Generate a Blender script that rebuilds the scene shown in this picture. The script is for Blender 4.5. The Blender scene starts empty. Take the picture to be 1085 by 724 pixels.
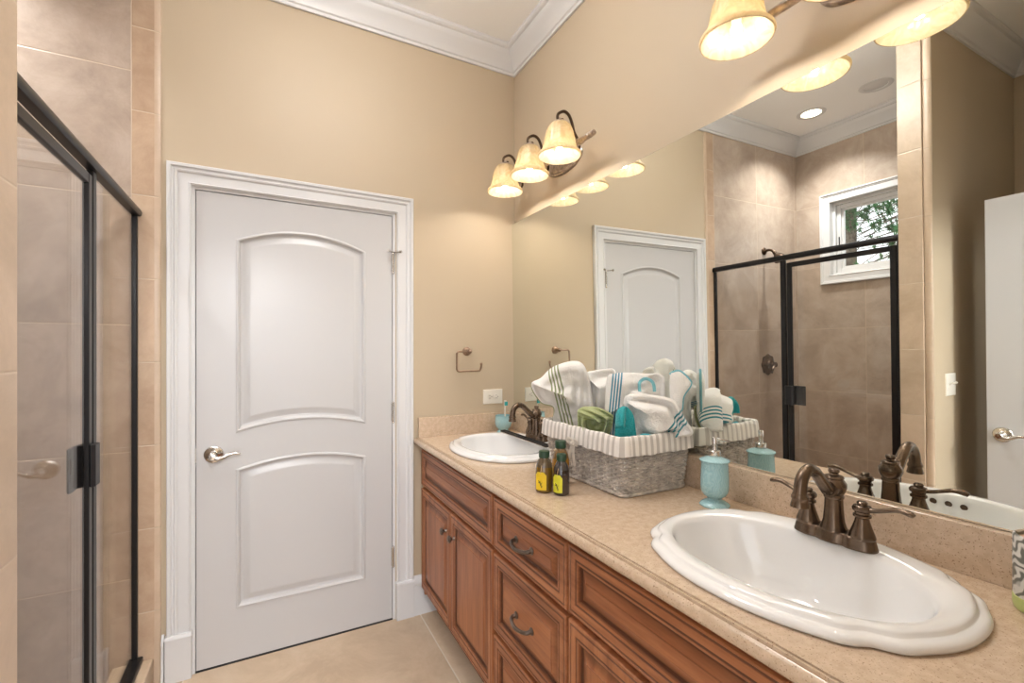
import bpy, math, random
from math import sin, cos, pi, sqrt, radians
from mathutils import Vector, Matrix, noise
random.seed(7)
scene = bpy.context.scene
col = scene.collection

# ------------------------------------------------------------------ camera, light, exposure
cam_d = bpy.data.cameras.new('camera'); cam = bpy.data.objects.new('camera', cam_d); col.objects.link(cam)
cam.location = (0, 0, 1.3601)
cam.rotation_euler = (radians(90), 0, -0.4902)
cam_d.sensor_width = 36.0
cam_d.lens = 488.77 / 1085 * 36.0
cam_d.shift_y = 8.83 / 1085
cam_d.clip_start = 0.01
scene.camera = cam

scene.view_settings.view_transform = 'Standard'
scene.view_settings.look = 'None'
scene.view_settings.exposure = 0.34
scene.view_settings.gamma = 1.0
scene.view_settings.use_curve_mapping = False

W = bpy.data.worlds.new('world'); scene.world = W; W.use_nodes = True
WORLD_STRENGTH = 2.2
nt = W.node_tree; nt.nodes.clear()
wo = nt.nodes.new('ShaderNodeOutputWorld'); wb = nt.nodes.new('ShaderNodeBackground')
wb.inputs['Color'].default_value = (0.93, 0.95, 1.0, 1); wb.inputs['Strength'].default_value = WORLD_STRENGTH
nt.links.new(wb.outputs[0], wo.inputs[0])

BULB_L = 320.0         # radiance of each vanity bulb
FILL_DOME_L = 27.0         # radiance of the unseen fill light added at the ceiling
CAN_W = 10.5           # recessed ceiling lights
HALL_FILL_L = 110.0        # radiance of the fill globe added behind the doorway
BULB_COL = (1.0, 0.90, 0.78)
CAN_COL = (1.0, 0.98, 0.97)

# ------------------------------------------------------------------ dimensions of the room
XM = 1.262            # mirror wall
YB = 2.3345           # back wall
XS = -1.51            # far shower wall
ZC = 3.05             # ceiling
YJ0, YJ1 = 1.03, 1.166 # jamb wall beside the shower
XJ = -0.41
YF = 0.05             # wall with the doorway behind the camera
CT = 0.908            # countertop surface

# ------------------------------------------------------------------ node helpers
def new_mat(name):
    m = bpy.data.materials.new(name); m.use_nodes = True
    n = m.node_tree.nodes; b = n['Principled BSDF']
    return m, m.node_tree, b
def setp(b, **k):
    for kk, v in k.items():
        kk = kk.replace('_', ' ')
        if kk in b.inputs:
            b.inputs[kk].default_value = (*v, 1) if isinstance(v, tuple) and len(v) == 3 else v
def simple(name, c, rough=0.5, metal=0.0, noise_amt=0.0, nscale=20, bump=0.0, bscale=200, **k):
    m, t, b = new_mat(name); setp(b, Base_Color=c, Roughness=rough, Metallic=metal, **k)
    if noise_amt > 0:
        tc = t.nodes.new('ShaderNodeTexCoord'); nz = t.nodes.new('ShaderNodeTexNoise'); nz.inputs['Scale'].default_value = nscale
        nz.inputs['Detail'].default_value = 4
        r = t.nodes.new('ShaderNodeValToRGB')
        r.color_ramp.elements[0].position = 0.3; r.color_ramp.elements[1].position = 0.7
        r.color_ramp.elements[0].color = (*[x * (1 - noise_amt) for x in c], 1)
        r.color_ramp.elements[1].color = (*[min(1, x * (1 + noise_amt)) for x in c], 1)
        t.links.new(tc.outputs['Object'], nz.inputs['Vector']); t.links.new(nz.outputs[0], r.inputs[0]); t.links.new(r.outputs[0], b.inputs['Base Color'])
    if bump > 0:
        tc = t.nodes.new('ShaderNodeTexCoord'); nz = t.nodes.new('ShaderNodeTexNoise'); nz.inputs['Scale'].default_value = bscale
        bp = t.nodes.new('ShaderNodeBump'); bp.inputs['Strength'].default_value = bump; bp.inputs['Distance'].default_value = 0.002
        t.links.new(tc.outputs['Object'], nz.inputs['Vector']); t.links.new(nz.outputs[0], bp.inputs['Height']); t.links.new(bp.outputs[0], b.inputs['Normal'])
    return m
def math_n(t, op, a, b=None, c=None):
    n = t.nodes.new('ShaderNodeMath'); n.operation = op
    for i, v in enumerate((a, b, c)):
        if v is None: continue
        if isinstance(v, (int, float)): n.inputs[i].default_value = v
        else: t.links.new(v, n.inputs[i])
    return n.outputs[0]
def ramp(t, fac, stops):
    r = t.nodes.new('ShaderNodeValToRGB'); e = r.color_ramp.elements
    while len(e) < len(stops): e.new(0.5)
    for i, (p, c) in enumerate(stops):
        e[i].position = p; e[i].color = (*c, 1)
    t.links.new(fac, r.inputs[0]); return r.outputs[0]
def mixc(t, fac, a, b):
    n = t.nodes.new('ShaderNodeMix'); n.data_type = 'RGBA'
    for s, v in ((n.inputs[0], fac), (n.inputs[6], a), (n.inputs[7], b)):
        if isinstance(v, tuple): s.default_value = (*v, 1)
        elif isinstance(v, (int, float)): s.default_value = v
        else: t.links.new(v, s)
    return n.outputs[2]

def tile_mat(name, ax_u, u0, w, ax_v, v0, hh, c1, c2, c3, grout, gw=0.004, rough=0.35, nscale=3.0):
    m, t, b = new_mat(name)
    tc = t.nodes.new('ShaderNodeTexCoord'); sp = t.nodes.new('ShaderNodeSeparateXYZ'); t.links.new(tc.outputs['Object'], sp.inputs[0])
    def cell(ax, o, s):
        q = math_n(t, 'DIVIDE', math_n(t, 'SUBTRACT', sp.outputs[ax], o), s)
        fl = math_n(t, 'FLOOR', q); fr = math_n(t, 'SUBTRACT', q, fl)
        d = math_n(t, 'MINIMUM', fr, math_n(t, 'SUBTRACT', 1.0, fr))
        return fl, math_n(t, 'MULTIPLY', d, s)
    fu, du = cell(ax_u, u0, w); fv, dv = cell(ax_v, v0, hh)
    d = math_n(t, 'MINIMUM', du, dv)
    g = math_n(t, 'LESS_THAN', d, gw / 2)
    cmb = t.nodes.new('ShaderNodeCombineXYZ'); t.links.new(fu, cmb.inputs[0]); t.links.new(fv, cmb.inputs[1])
    wn = t.nodes.new('ShaderNodeTexWhiteNoise'); t.links.new(cmb.outputs[0], wn.inputs['Vector'])
    vm = t.nodes.new('ShaderNodeVectorMath'); vm.operation = 'MULTIPLY_ADD'
    t.links.new(wn.outputs['Color'], vm.inputs[0]); vm.inputs[1].default_value = (5, 5, 5); t.links.new(tc.outputs['Object'], vm.inputs[2])
    nz = t.nodes.new('ShaderNodeTexNoise'); nz.inputs['Scale'].default_value = nscale * 1.5; nz.inputs['Detail'].default_value = 10; nz.inputs['Roughness'].default_value = 0.70
    nz.inputs['Distortion'].default_value = 0.4
    t.links.new(vm.outputs[0], nz.inputs['Vector'])
    c = ramp(t, nz.outputs[0], [(0.36, c1), (0.5, c2), (0.64, c3)])
    hv = t.nodes.new('ShaderNodeHueSaturation'); t.links.new(c, hv.inputs['Color'])
    t.links.new(math_n(t, 'MULTIPLY_ADD', wn.outputs['Value'], 0.10, 0.95), hv.inputs['Value'])
    t.links.new(mixc(t, g, hv.outputs[0], grout), b.inputs['Base Color'])
    b.inputs['Roughness'].default_value = rough
    bp = t.nodes.new('ShaderNodeBump'); bp.inputs['Strength'].default_value = 0.5; bp.inputs['Distance'].default_value = 0.002
    t.links.new(math_n(t, 'MINIMUM', math_n(t, 'DIVIDE', d, gw), 1.0), bp.inputs['Height']); t.links.new(bp.outputs[0], b.inputs['Normal'])
    return m

def wood_mat(name, axis):
    # grain runs along the axis
    m, t, b = new_mat(name)
    tc = t.nodes.new('ShaderNodeTexCoord'); mp = t.nodes.new('ShaderNodeMapping'); t.links.new(tc.outputs['Object'], mp.inputs[0])
    s = [14, 14, 14]; s['XYZ'.index(axis)] = 1.2; mp.inputs['Scale'].default_value = s
    oi = t.nodes.new('ShaderNodeObjectInfo')
    va = t.nodes.new('ShaderNodeVectorMath'); va.operation = 'ADD'; t.links.new(mp.outputs[0], va.inputs[0])
    t.links.new(math_n(t, 'MULTIPLY', oi.outputs['Random'], 40), va.inputs[1])
    n1 = t.nodes.new('ShaderNodeTexNoise'); n1.inputs['Scale'].default_value = 1.4; n1.inputs['Detail'].default_value = 6; n1.inputs['Distortion'].default_value = 0.8
    t.links.new(va.outputs[0], n1.inputs['Vector'])
    n2 = t.nodes.new('ShaderNodeTexNoise'); n2.inputs['Scale'].default_value = 9; n2.inputs['Detail'].default_value = 3
    t.links.new(va.outputs[0], n2.inputs['Vector'])
    f = math_n(t, 'MULTIPLY_ADD', n2.outputs[0], 0.3, math_n(t, 'MULTIPLY', n1.outputs[0], 0.72))
    c = ramp(t, f, [(0.30, (0.19, 0.060, 0.022)), (0.48, (0.32, 0.115, 0.045)), (0.62, (0.41, 0.16, 0.066)), (0.78, (0.49, 0.21, 0.095))])
    # darker brown mixed in along the routed grooves
    ge = t.nodes.new('ShaderNodeAttribute'); ge.attribute_name = 'groove_tone'
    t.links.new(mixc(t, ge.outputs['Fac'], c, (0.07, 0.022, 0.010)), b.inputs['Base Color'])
    b.inputs['Roughness'].default_value = 0.36
    return m

M = {}
M['paint'] = simple('wall_paint', (0.515, 0.42, 0.30), 0.55, bump=0.05, bscale=300)
M['ceil'] = simple('ceiling_paint', (0.93, 0.93, 0.93), 0.7)
M['trim'] = simple('trim_paint', (0.68, 0.68, 0.685), 0.35)
M['door'] = simple('door_paint', (0.55, 0.545, 0.545), 0.32)
TC = ((0.375, 0.295, 0.235), (0.45, 0.36, 0.29), (0.52, 0.43, 0.355)); GR = (0.58, 0.47, 0.36)
M['tile_back'] = tile_mat('shower_tile_back', 'X', -0.47, 0.505, 'Z', -0.055, 0.505, *TC, GR)
M['tile_side'] = tile_mat('shower_tile_side', 'Y', 2.327, 0.505, 'Z', -0.055, 0.505, *TC, GR)
M['tile_strip'] = tile_mat('tile_border_strip', 'X', -0.471, 5.0, 'Z', -0.03, 0.335, (0.43, 0.30, 0.205), (0.50, 0.36, 0.25), (0.56, 0.42, 0.30), GR)
M['tile_jamb'] = tile_mat('tile_jamb_face', 'Y', 1.06, 5.0, 'Z', -0.02, 0.335, (0.47, 0.36, 0.255), (0.53, 0.41, 0.30), (0.60, 0.47, 0.35), GR)
M['bullnose'] = tile_mat('bullnose_tile', 'X', 9, 50.0, 'Z', -0.03, 0.335, (0.52, 0.395, 0.285), (0.56, 0.43, 0.315), (0.60, 0.47, 0.35), (0.52, 0.42, 0.31))
M['floor'] = tile_mat('floor_tile', 'X', 0.70, 1.0, 'Y', 1.30, 2.0, (0.47, 0.355, 0.245), (0.55, 0.425, 0.30), (0.61, 0.485, 0.36), (0.66, 0.58, 0.48), gw=0.006, rough=0.4, nscale=2.2)
M['wood_v'] = wood_mat('cherry_wood_upright', 'Z'); M['wood_h'] = wood_mat('cherry_wood_level', 'Y')
M['wood_dark'] = simple('cherry_wood_carcass', (0.14, 0.048, 0.024), 0.45, noise_amt=0.25, nscale=8)
M['porcelain'] = simple('white_porcelain', (0.84, 0.84, 0.84), 0.07, IOR=1.5, Coat_Weight=0.4, Coat_Roughness=0.03)
M['bronze'] = simple('oil_rubbed_bronze', (0.165, 0.118, 0.085), 0.27, 0.9, noise_amt=0.3, nscale=25)
M['bronze_dark'] = simple('dark_bronze', (0.10, 0.066, 0.045), 0.32, 0.85, noise_amt=0.25, nscale=30)
M['pewter'] = simple('antique_pewter', (0.40, 0.34, 0.30), 0.33, 0.85, noise_amt=0.35, nscale=60)
M['ring_metal'] = simple('light_bronze', (0.36, 0.25, 0.18), 0.3, 0.9, noise_amt=0.2, nscale=30)
M['pull_metal'] = simple('darkened_pewter', (0.20, 0.165, 0.14), 0.32, 0.9, noise_amt=0.3, nscale=40)
M['nickel'] = simple('satin_nickel', (0.60, 0.57, 0.53), 0.2, 1.0)
M['chrome'] = simple('brushed_chrome', (0.72, 0.70, 0.68), 0.18, 1.0)
M['black'] = simple('black_metal', (0.022, 0.021, 0.022), 0.33, 0.6)
M['black_plastic'] = simple('black_plastic', (0.012, 0.012, 0.014), 0.4)
M['plate'] = simple('white_plastic', (0.78, 0.74, 0.66), 0.35)
M['slot'] = simple('outlet_slot', (0.10, 0.08, 0.06), 0.6)
M['green_cap'] = simple('green_cap', (0.02, 0.06, 0.03), 0.35)
M['label_amber'] = simple('amber_label', (0.85, 0.60, 0.02), 0.5)
M['label_lime'] = simple('lime_label', (0.72, 0.70, 0.04), 0.5)
M['ink'] = simple('label_ink', (0.03, 0.025, 0.01), 0.6)
M['twine'] = simple('twine', (0.55, 0.40, 0.25), 0.9)
M['ribbon'] = simple('cream_ribbon', (0.72, 0.66, 0.58), 0.8)
M['teal_bristle'] = simple('teal_plastic', (0.02, 0.36, 0.37), 0.4)
M['bark'] = simple('pine_bark', (0.20, 0.16, 0.13), 0.95, noise_amt=0.5, nscale=30, bump=1.0, bscale=30)
M['needle'] = simple('pine_needles', (0.09, 0.24, 0.10), 0.8, noise_amt=0.5, nscale=6)
M['caulk'] = simple('mirror_edge', (0.12, 0.12, 0.11), 0.4)

# counter stone: fine speckled solid surface
def stone():
    m, t, b = new_mat('speckled_stone')
    tc = t.nodes.new('ShaderNodeTexCoord')
    n1 = t.nodes.new('ShaderNodeTexNoise'); n1.inputs['Scale'].default_value = 60; n1.inputs['Detail'].default_value = 5
    n2 = t.nodes.new('ShaderNodeTexNoise'); n2.inputs['Scale'].default_value = 300; n2.inputs['Detail'].default_value = 2
    n3 = t.nodes.new('ShaderNodeTexNoise'); n3.inputs['Scale'].default_value = 260; n3.inputs['Detail'].default_value = 1
    for n in (n1, n2, n3): t.links.new(tc.outputs['Object'], n.inputs['Vector'])
    base = ramp(t, n1.outputs[0], [(0.3, (0.54, 0.405, 0.285)), (0.7, (0.655, 0.51, 0.38))])
    dark = ramp(t, n2.outputs[0], [(0.31, (1, 1, 1)), (0.38, (0, 0, 0))])
    lite = ramp(t, n3.outputs[0], [(0.66, (0, 0, 0)), (0.76, (0.7, 0.7, 0.7))])
    c = mixc(t, dark, base, (0.31, 0.21, 0.14)); c = mixc(t, lite, c, (0.70, 0.57, 0.43))
    t.links.new(c, b.inputs['Base Color']); setp(b, Roughness=0.18)
    return m
M['stone'] = stone()

def mirror_mat():
    m = bpy.data.materials.new('mirror_silver'); m.use_nodes = True; t = m.node_tree; t.nodes.clear()
    o = t.nodes.new('ShaderNodeOutputMaterial'); g = t.nodes.new('ShaderNodeBsdfGlossy'); g.inputs['Roughness'].default_value = 0.0
    g.inputs['Color'].default_value = (0.86, 0.88, 0.84, 1); t.links.new(g.outputs[0], o.inputs[0]); return m
M['mirror'] = mirror_mat()
def pane_mat(name, tint, refl):
    m = bpy.data.materials.new(name); m.use_nodes = True; t = m.node_tree; t.nodes.clear()
    o = t.nodes.new('ShaderNodeOutputMaterial'); g = t.nodes.new('ShaderNodeBsdfGlossy'); g.inputs['Roughness'].default_value = 0.0
    g.inputs['Color'].default_value = (0.95, 0.95, 0.95, 1)
    tr = t.nodes.new('ShaderNodeBsdfTransparent'); tr.inputs['Color'].default_value = (*tint, 1)
    f = t.nodes.new('ShaderNodeFresnel'); ge = t.nodes.new('ShaderNodeNewGeometry')   # same 1.5 index on both faces of the pane
    t.links.new(math_n(t, 'ADD', math_n(t, 'MULTIPLY', ge.outputs['Backfacing'], 1 / 1.5 - 1.5), 1.5), f.inputs['IOR'])
    mx = t.nodes.new('ShaderNodeMixShader'); t.links.new(math_n(t, 'MULTIPLY', f.outputs[0], refl), mx.inputs[0])
    t.links.new(tr.outputs[0], mx.inputs[1]); t.links.new(g.outputs[0], mx.inputs[2]); t.links.new(mx.outputs[0], o.inputs[0]); return m
M['shower_glass'] = pane_mat('bronze_tint_glass', (0.965, 0.955, 0.94), 0.62)
M['window_glass'] = pane_mat('clear_window_glass', (0.97, 0.98, 0.98), 1.0)
def glass_mat(name, c, rough=0.02):
    m, t, b = new_mat(name); setp(b, Base_Color=c, Roughness=rough, Transmission_Weight=1.0, IOR=1.3); return m

def shade_mat():
    m = bpy.data.materials.new('amber_swirl_glass'); m.use_nodes = True; t = m.node_tree; t.nodes.clear()
    o = t.nodes.new('ShaderNodeOutputMaterial')
    tc = t.nodes.new('ShaderNodeTexCoord'); nz = t.nodes.new('ShaderNodeTexNoise'); nz.inputs['Scale'].default_value = 18; nz.inputs['Distortion'].default_value = 2.5
    t.links.new(tc.outputs['Object'], nz.inputs['Vector'])
    c = ramp(t, nz.outputs[0], [(0.35, (0.56, 0.46, 0.31)), (0.65, (0.66, 0.58, 0.43))])
    tl = t.nodes.new('ShaderNodeBsdfTranslucent'); df = t.nodes.new('ShaderNodeBsdfDiffuse'); gl = t.nodes.new('ShaderNodeBsdfGlossy'); gl.inputs['Roughness'].default_value = 0.12
    t.links.new(c, tl.inputs[0]); t.links.new(c, df.inputs[0])
    m1 = t.nodes.new('ShaderNodeMixShader'); m1.inputs[0].default_value = 0.3; t.links.new(tl.outputs[0], m1.inputs[1]); t.links.new(df.outputs[0], m1.inputs[2])
    m2 = t.nodes.new('ShaderNodeMixShader'); m2.inputs[0].default_value = 0.06; t.links.new(m1.outputs[0], m2.inputs[1]); t.links.new(gl.outputs[0], m2.inputs[2])
    t.links.new(m2.outputs[0], o.inputs[0]); return m
M['shade'] = shade_mat()
def emit(name, c, s):
    m, t, b = new_mat(name); setp(b, Base_Color=(0.9, 0.9, 0.85), Emission_Color=c, Emission_Strength=s); return m
M['bulb'] = emit('lit_bulb', BULB_COL, BULB_L)
M['fill_dome'] = emit('fill_dome_glass', CAN_COL, FILL_DOME_L)
M['can_lens'] = emit('lit_ceiling_lens', (1.0, 0.9, 0.74), 6.0)

# terry cloth, stripes along a direction of the cloth's own UV
def terry(name, base, stripe=None, bands=(), ang=0.0):
    m, t, b = new_mat(name); setp(b, Base_Color=base, Roughness=0.95, Sheen_Weight=0.25)
    tc = t.nodes.new('ShaderNodeTexCoord')
    nz = t.nodes.new('ShaderNodeTexNoise'); nz.inputs['Scale'].default_value = 230; nz.inputs['Detail'].default_value = 3
    t.links.new(tc.outputs['Object'], nz.inputs['Vector'])
    bp = t.nodes.new('ShaderNodeBump'); bp.inputs['Strength'].default_value = 1.0; bp.inputs['Distance'].default_value = 0.006
    t.links.new(nz.outputs[0], bp.inputs['Height']); t.links.new(bp.outputs[0], b.inputs['Normal'])
    if stripe:
        uv = t.nodes.new('ShaderNodeUVMap'); sp = t.nodes.new('ShaderNodeSeparateXYZ'); t.links.new(uv.outputs[0], sp.inputs[0])
        d = math_n(t, 'ADD', math_n(t, 'MULTIPLY', sp.outputs[0], cos(ang)), math_n(t, 'MULTIPLY', sp.outputs[1], sin(ang)))
        f = None
        for p, w in bands:
            g = math_n(t, 'LESS_THAN', math_n(t, 'ABSOLUTE', math_n(t, 'SUBTRACT', d, p)), w / 2)
            f = g if f is None else math_n(t, 'MAXIMUM', f, g)
        t.links.new(mixc(t, f, base, stripe), b.inputs['Base Color'])
    return m
WHT = (0.93, 0.91, 0.88)

# ------------------------------------------------------------------ mesh helpers
class MB:
    def __init__(s): s.v = []; s.f = []; s.uv = {}; s.g = {}
    def add(s, vs, fs):
        o = len(s.v); s.v += [tuple(p) for p in vs]; s.f += [tuple(i + o for i in f) for f in fs]; return o
    def box(s, x0, x1, y0, y1, z0, z1):
        s.add([(x0, y0, z0), (x1, y0, z0), (x1, y1, z0), (x0, y1, z0), (x0, y0, z1), (x1, y0, z1), (x1, y1, z1), (x0, y1, z1)],
              [(0, 3, 2, 1), (4, 5, 6, 7), (0, 1, 5, 4), (1, 2, 6, 5), (2, 3, 7, 6), (3, 0, 4, 7)]); return s
    def lathe(s, prof, c=(0, 0, 0), axis='Z', n=32, cap0=True, cap1=True, flute=None):
        c = Vector(c); vs = []
        for r, h in prof:
            for i in range(n):
                a = 2 * pi * i / n; rr = r
                if flute: rr = r * (1 + flute(a, h))
                p = (rr * cos(a), rr * sin(a), h)
                if axis == 'X': p = (p[2], p[0], p[1])
                elif axis == 'Y': p = (p[1], p[2], p[0])
                vs.append(c + Vector(p))
        fs = []
        for k in range(len(prof) - 1):
            for i in range(n):
                j = (i + 1) % n; fs.append((k * n + i, k * n + j, (k + 1) * n + j, (k + 1) * n + i))
        if cap0: fs.append(tuple(range(n))[::-1])
        if cap1: fs.append(tuple((len(prof) - 1) * n + i for i in range(n)))
        s.add(vs, fs); return s
    def tube(s, pts, rad, n=10, closed=False, flat=1.0, up=None, smooth=0):
        pts = [Vector(p) for p in pts]
        R = list(rad) if isinstance(rad, (list, tuple)) else [rad] * len(pts)
        if smooth: pts, R = spline(pts, R, smooth, closed)
        m = len(pts); vs = []; prev = None
        for i, p in enumerate(pts):
            a = pts[(i - 1) % m] if (closed or i > 0) else pts[0]; b = pts[(i + 1) % m] if (closed or i < m - 1) else pts[-1]
            t = (b - a).normalized()
            if up is not None:
                nrm = Vector(up); nrm = (nrm - t * nrm.dot(t)).normalized()
            elif prev is None:
                q = Vector((0, 0, 1)) if abs(t.z) < 0.9 else Vector((1, 0, 0)); nrm = (q - t * q.dot(t)).normalized()
            else:
                nrm = (prev - t * prev.dot(t)).normalized()
            prev = nrm; bi = t.cross(nrm)
            for k in range(n):
                an = 2 * pi * k / n; vs.append(p + nrm * (R[i] * flat * cos(an)) + bi * (R[i] * sin(an)))
        fs = []
        for i in range(m if closed else m - 1):
            j = (i + 1) % m
            for k in range(n):
                l = (k + 1) % n; fs.append((i * n + k, i * n + l, j * n + l, j * n + k))
        if not closed:
            fs.append(tuple(range(n))[::-1]); fs.append(tuple((m - 1) * n + k for k in range(n)))
        s.add(vs, fs); return s
    def sphere(s, c, r, n=16, m=10, sc=(1, 1, 1)):
        c = Vector(c); prof = []
        vs = []; fs = []
        for i in range(m + 1):
            ph = pi * i / m
            for k in range(n):
                a = 2 * pi * k / n
                vs.append(c + Vector((r * sin(ph) * cos(a) * sc[0], r * sin(ph) * sin(a) * sc[1], -r * cos(ph) * sc[2])))
        for i in range(m):
            for k in range(n):
                j = (k + 1) % n; fs.append((i * n + k, i * n + j, (i + 1) * n + j, (i + 1) * n + k))
        s.add(vs, fs); return s
    def sweep(s, path, prof, closed=False):
        # path: list of (x,y) ; prof: list of (offset to the left of travel, z) ; mitred
        P = [Vector(p) for p in path]; m = len(P); rings = []
        for i in range(m):
            if closed or 0 < i < m - 1:
                d0 = (P[i] - P[(i - 1) % m]).normalized(); d1 = (P[(i + 1) % m] - P[i]).normalized()
                n0 = Vector((-d0.y, d0.x)); n1 = Vector((-d1.y, d1.x)); b = (n0 + n1).normalized(); k = 1 / max(0.2, b.dot(n0)); mi = b * k
            else:
                d = (P[1] - P[0]).normalized() if i == 0 else (P[-1] - P[-2]).normalized(); mi = Vector((-d.y, d.x))
            rings.append([(P[i].x + mi.x * o, P[i].y + mi.y * o, z) for o, z in prof])
        n = len(prof); vs = [p for r in rings for p in r]; fs = []
        for i in range(m if closed else m - 1):
            j = (i + 1) % m
            for k in range(n - 1): fs.append((i * n + k, j * n + k, j * n + k + 1, i * n + k + 1))
        if not closed: fs.append(tuple(range(n))); fs.append(tuple((m - 1) * n + k for k in range(n))[::-1])
        s.add(vs, fs); return s

def spline(pts, R, k, closed=False):
    out = []; rr = []; m = len(pts)
    rng = m if closed else m - 1
    g = (lambda i: pts[i % m]) if closed else (lambda i: pts[max(0, min(m - 1, i))])
    gr = (lambda i: R[i % m]) if closed else (lambda i: R[max(0, min(m - 1, i))])
    for i in range(rng):
        p0, p1, p2, p3 = g(i - 1), g(i), g(i + 1), g(i + 2)
        for j in range(k):
            t = j / k; t2 = t * t; t3 = t2 * t
            out.append(0.5 * ((2 * p1) + (p2 - p0) * t + (2 * p0 - 5 * p1 + 4 * p2 - p3) * t2 + (3 * p1 - p0 - 3 * p2 + p3) * t3))
            rr.append(gr(i) * (1 - t) + gr(i + 1) * t)
    if not closed: out.append(pts[-1]); rr.append(R[-1])
    return out, rr

def obj(name, mb, mat, parent=None, smooth=True, bevel=0.0, world=True, ang=35, subsurf=0):
    me = bpy.data.meshes.new(name)
    off = Vector(parent_base(parent)) if (parent is not None and world) else Vector((0, 0, 0))
    me.from_pydata([tuple(Vector(v) - off) for v in mb.v], [], mb.f); me.validate(); me.update()
    if mb.g:
        at = me.attributes.new('groove_tone', 'FLOAT', 'POINT')
        for i, v in mb.g.items(): at.data[i].value = v
    if mb.uv:
        uvl = me.uv_layers.new(name='UVMap')
        for l in me.loops: uvl.data[l.index].uv = mb.uv.get(l.vertex_index, (0, 0))
    mats = mat if isinstance(mat, (list, tuple)) else [mat]
    for mm in mats: me.materials.append(M[mm] if isinstance(mm, str) else mm)
    import bmesh
    bm = bmesh.new(); bm.from_mesh(me); bmesh.ops.recalc_face_normals(bm, faces=bm.faces); bm.to_mesh(me); bm.free()
    o = bpy.data.objects.new(name, me); col.objects.link(o)
    if parent is not None: o.parent = parent
    if bevel > 0:
        b = o.modifiers.new('bevel', 'BEVEL'); b.width = bevel; b.segments = 2; b.limit_method = 'ANGLE'; b.angle_limit = radians(40)
    if subsurf:
        sm = o.modifiers.new('sub', 'SUBSURF'); sm.levels = subsurf; sm.render_levels = subsurf
    if smooth:
        me.shade_smooth(); me.set_sharp_from_angle(angle=radians(ang))
    return o
def parent_base(p):
    b = Vector(p.location)
    if p.parent is not None: b = b + Vector(parent_base(p.parent))
    return b
def tag(o, label, cat, group=None, kind=None):
    if label: o['label'] = label
    if cat: o['category'] = cat
    if group: o['group'] = group
    if kind: o['kind'] = kind
    return o
def thing(name, label, cat, loc=(0, 0, 0), group=None):
    o = bpy.data.objects.new(name, None); o.empty_display_size = 0.05; col.objects.link(o); o.location = loc
    return tag(o, label, cat, group)
def struct(name, mb, mat, label, cat, **k):
    o = obj(name, mb, mat, **k); return tag(o, label, cat, kind='structure')
def place(mb, mtx):
    mb.v = [tuple(mtx @ Vector(v)) for v in mb.v]; return mb
def box(x0, x1, y0, y1, z0, z1): return MB().box(x0, x1, y0, y1, z0, z1)

# panel with mitred moulding rings: outline polygon -> inset rings with heights.  f(u,v,h) -> xyz
def inset_poly(P, d):
    n = len(P); out = []
    for i in range(n):
        a, b, c = Vector(P[i - 1]), Vector(P[i]), Vector(P[(i + 1) % n])
        e0 = (b - a).normalized(); e1 = (c - b).normalized()
        n0 = Vector((-e0.y, e0.x)); n1 = Vector((-e1.y, e1.x)); bb = (n0 + n1).normalized()
        out.append(b + bb * (d / max(0.35, bb.dot(n0))))
    return out
def ring_panel(mb, P, rings, f, fill=True, groove_tone=None):
    n = len(P); prev = None
    for k, (d, h) in enumerate(rings):
        q = inset_poly(P, d); o = mb.add([f(p.x, p.y, h) for p in q], [])
        if groove_tone:
            for i in range(n): mb.g[o + i] = groove_tone[k]
        if prev is not None:
            mb.f += [(prev + i, prev + (i + 1) % n, o + (i + 1) % n, o + i) for i in range(n)]
        prev = o
    if fill: mb.f.append(tuple(prev + i for i in range(n)))
    return prev

# ------------------------------------------------------------------ room shell
floor = struct('floor', box(XS - 0.1, XM + 0.1, -0.10, YB + 0.12, -0.1, 0), 'floor', 'beige tiled bathroom floor', 'floor', smooth=False)
struct('ceiling', box(XS - 0.15, XM + 0.15, -0.1, YB + 0.15, ZC, ZC + 0.1), 'ceil', 'white ceiling high above the room', 'ceiling', smooth=False)
struct('wall_right', box(XM, XM + 0.12, -0.1, YB + 0.12, 0, ZC), 'paint', 'beige wall behind the big mirror', 'wall', smooth=False)
DX0, DX1, DZ = -0.2585, 0.561, 2.032
wb_ = MB()
wb_.box(XJ + 0.025, DX0 - 0.016, YB, YB + 0.12, 0, ZC).box(DX1 + 0.016, XM, YB, YB + 0.12, 0, ZC).box(DX0 - 0.016, DX1 + 0.016, YB, YB + 0.12, DZ + 0.02, ZC)
struct('wall_back', wb_, 'paint', 'beige painted back wall around the closed white door', 'wall', smooth=False)
struct('wall_shower_end', box(XS, XJ - 0.06, YB - 0.008, YB + 0.12, 0, ZC), 'tile_back', 'large taupe wall tiles at the shower head end', 'wall', smooth=False)
struct('trim_1', box(XJ - 0.06, XJ + 0.012, YB - 0.008, YB + 0.11, 0, ZC), 'tile_strip', 'narrow column of brown border tiles beside the shower glass', 'trim', smooth=False)
bn = MB(); bx0 = XJ + 0.012; bp_ = [(bx0, YB - 0.008), (bx0 + 0.012, YB - 0.008), (bx0 + 0.019, YB - 0.005), (bx0 + 0.022, YB + 0.001), (bx0, YB + 0.1)]
bn.add([(a, b, z) for z in (0, ZC) for a, b in bp_], [(i, (i + 1) % 5, 5 + (i + 1) % 5, 5 + i) for i in range(5)] + [(4, 3, 2, 1, 0), (5, 6, 7, 8, 9)])
struct('trim_2', bn, 'bullnose', 'cream bullnose tile edge where shower tile meets the painted back wall', 'trim')
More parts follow.
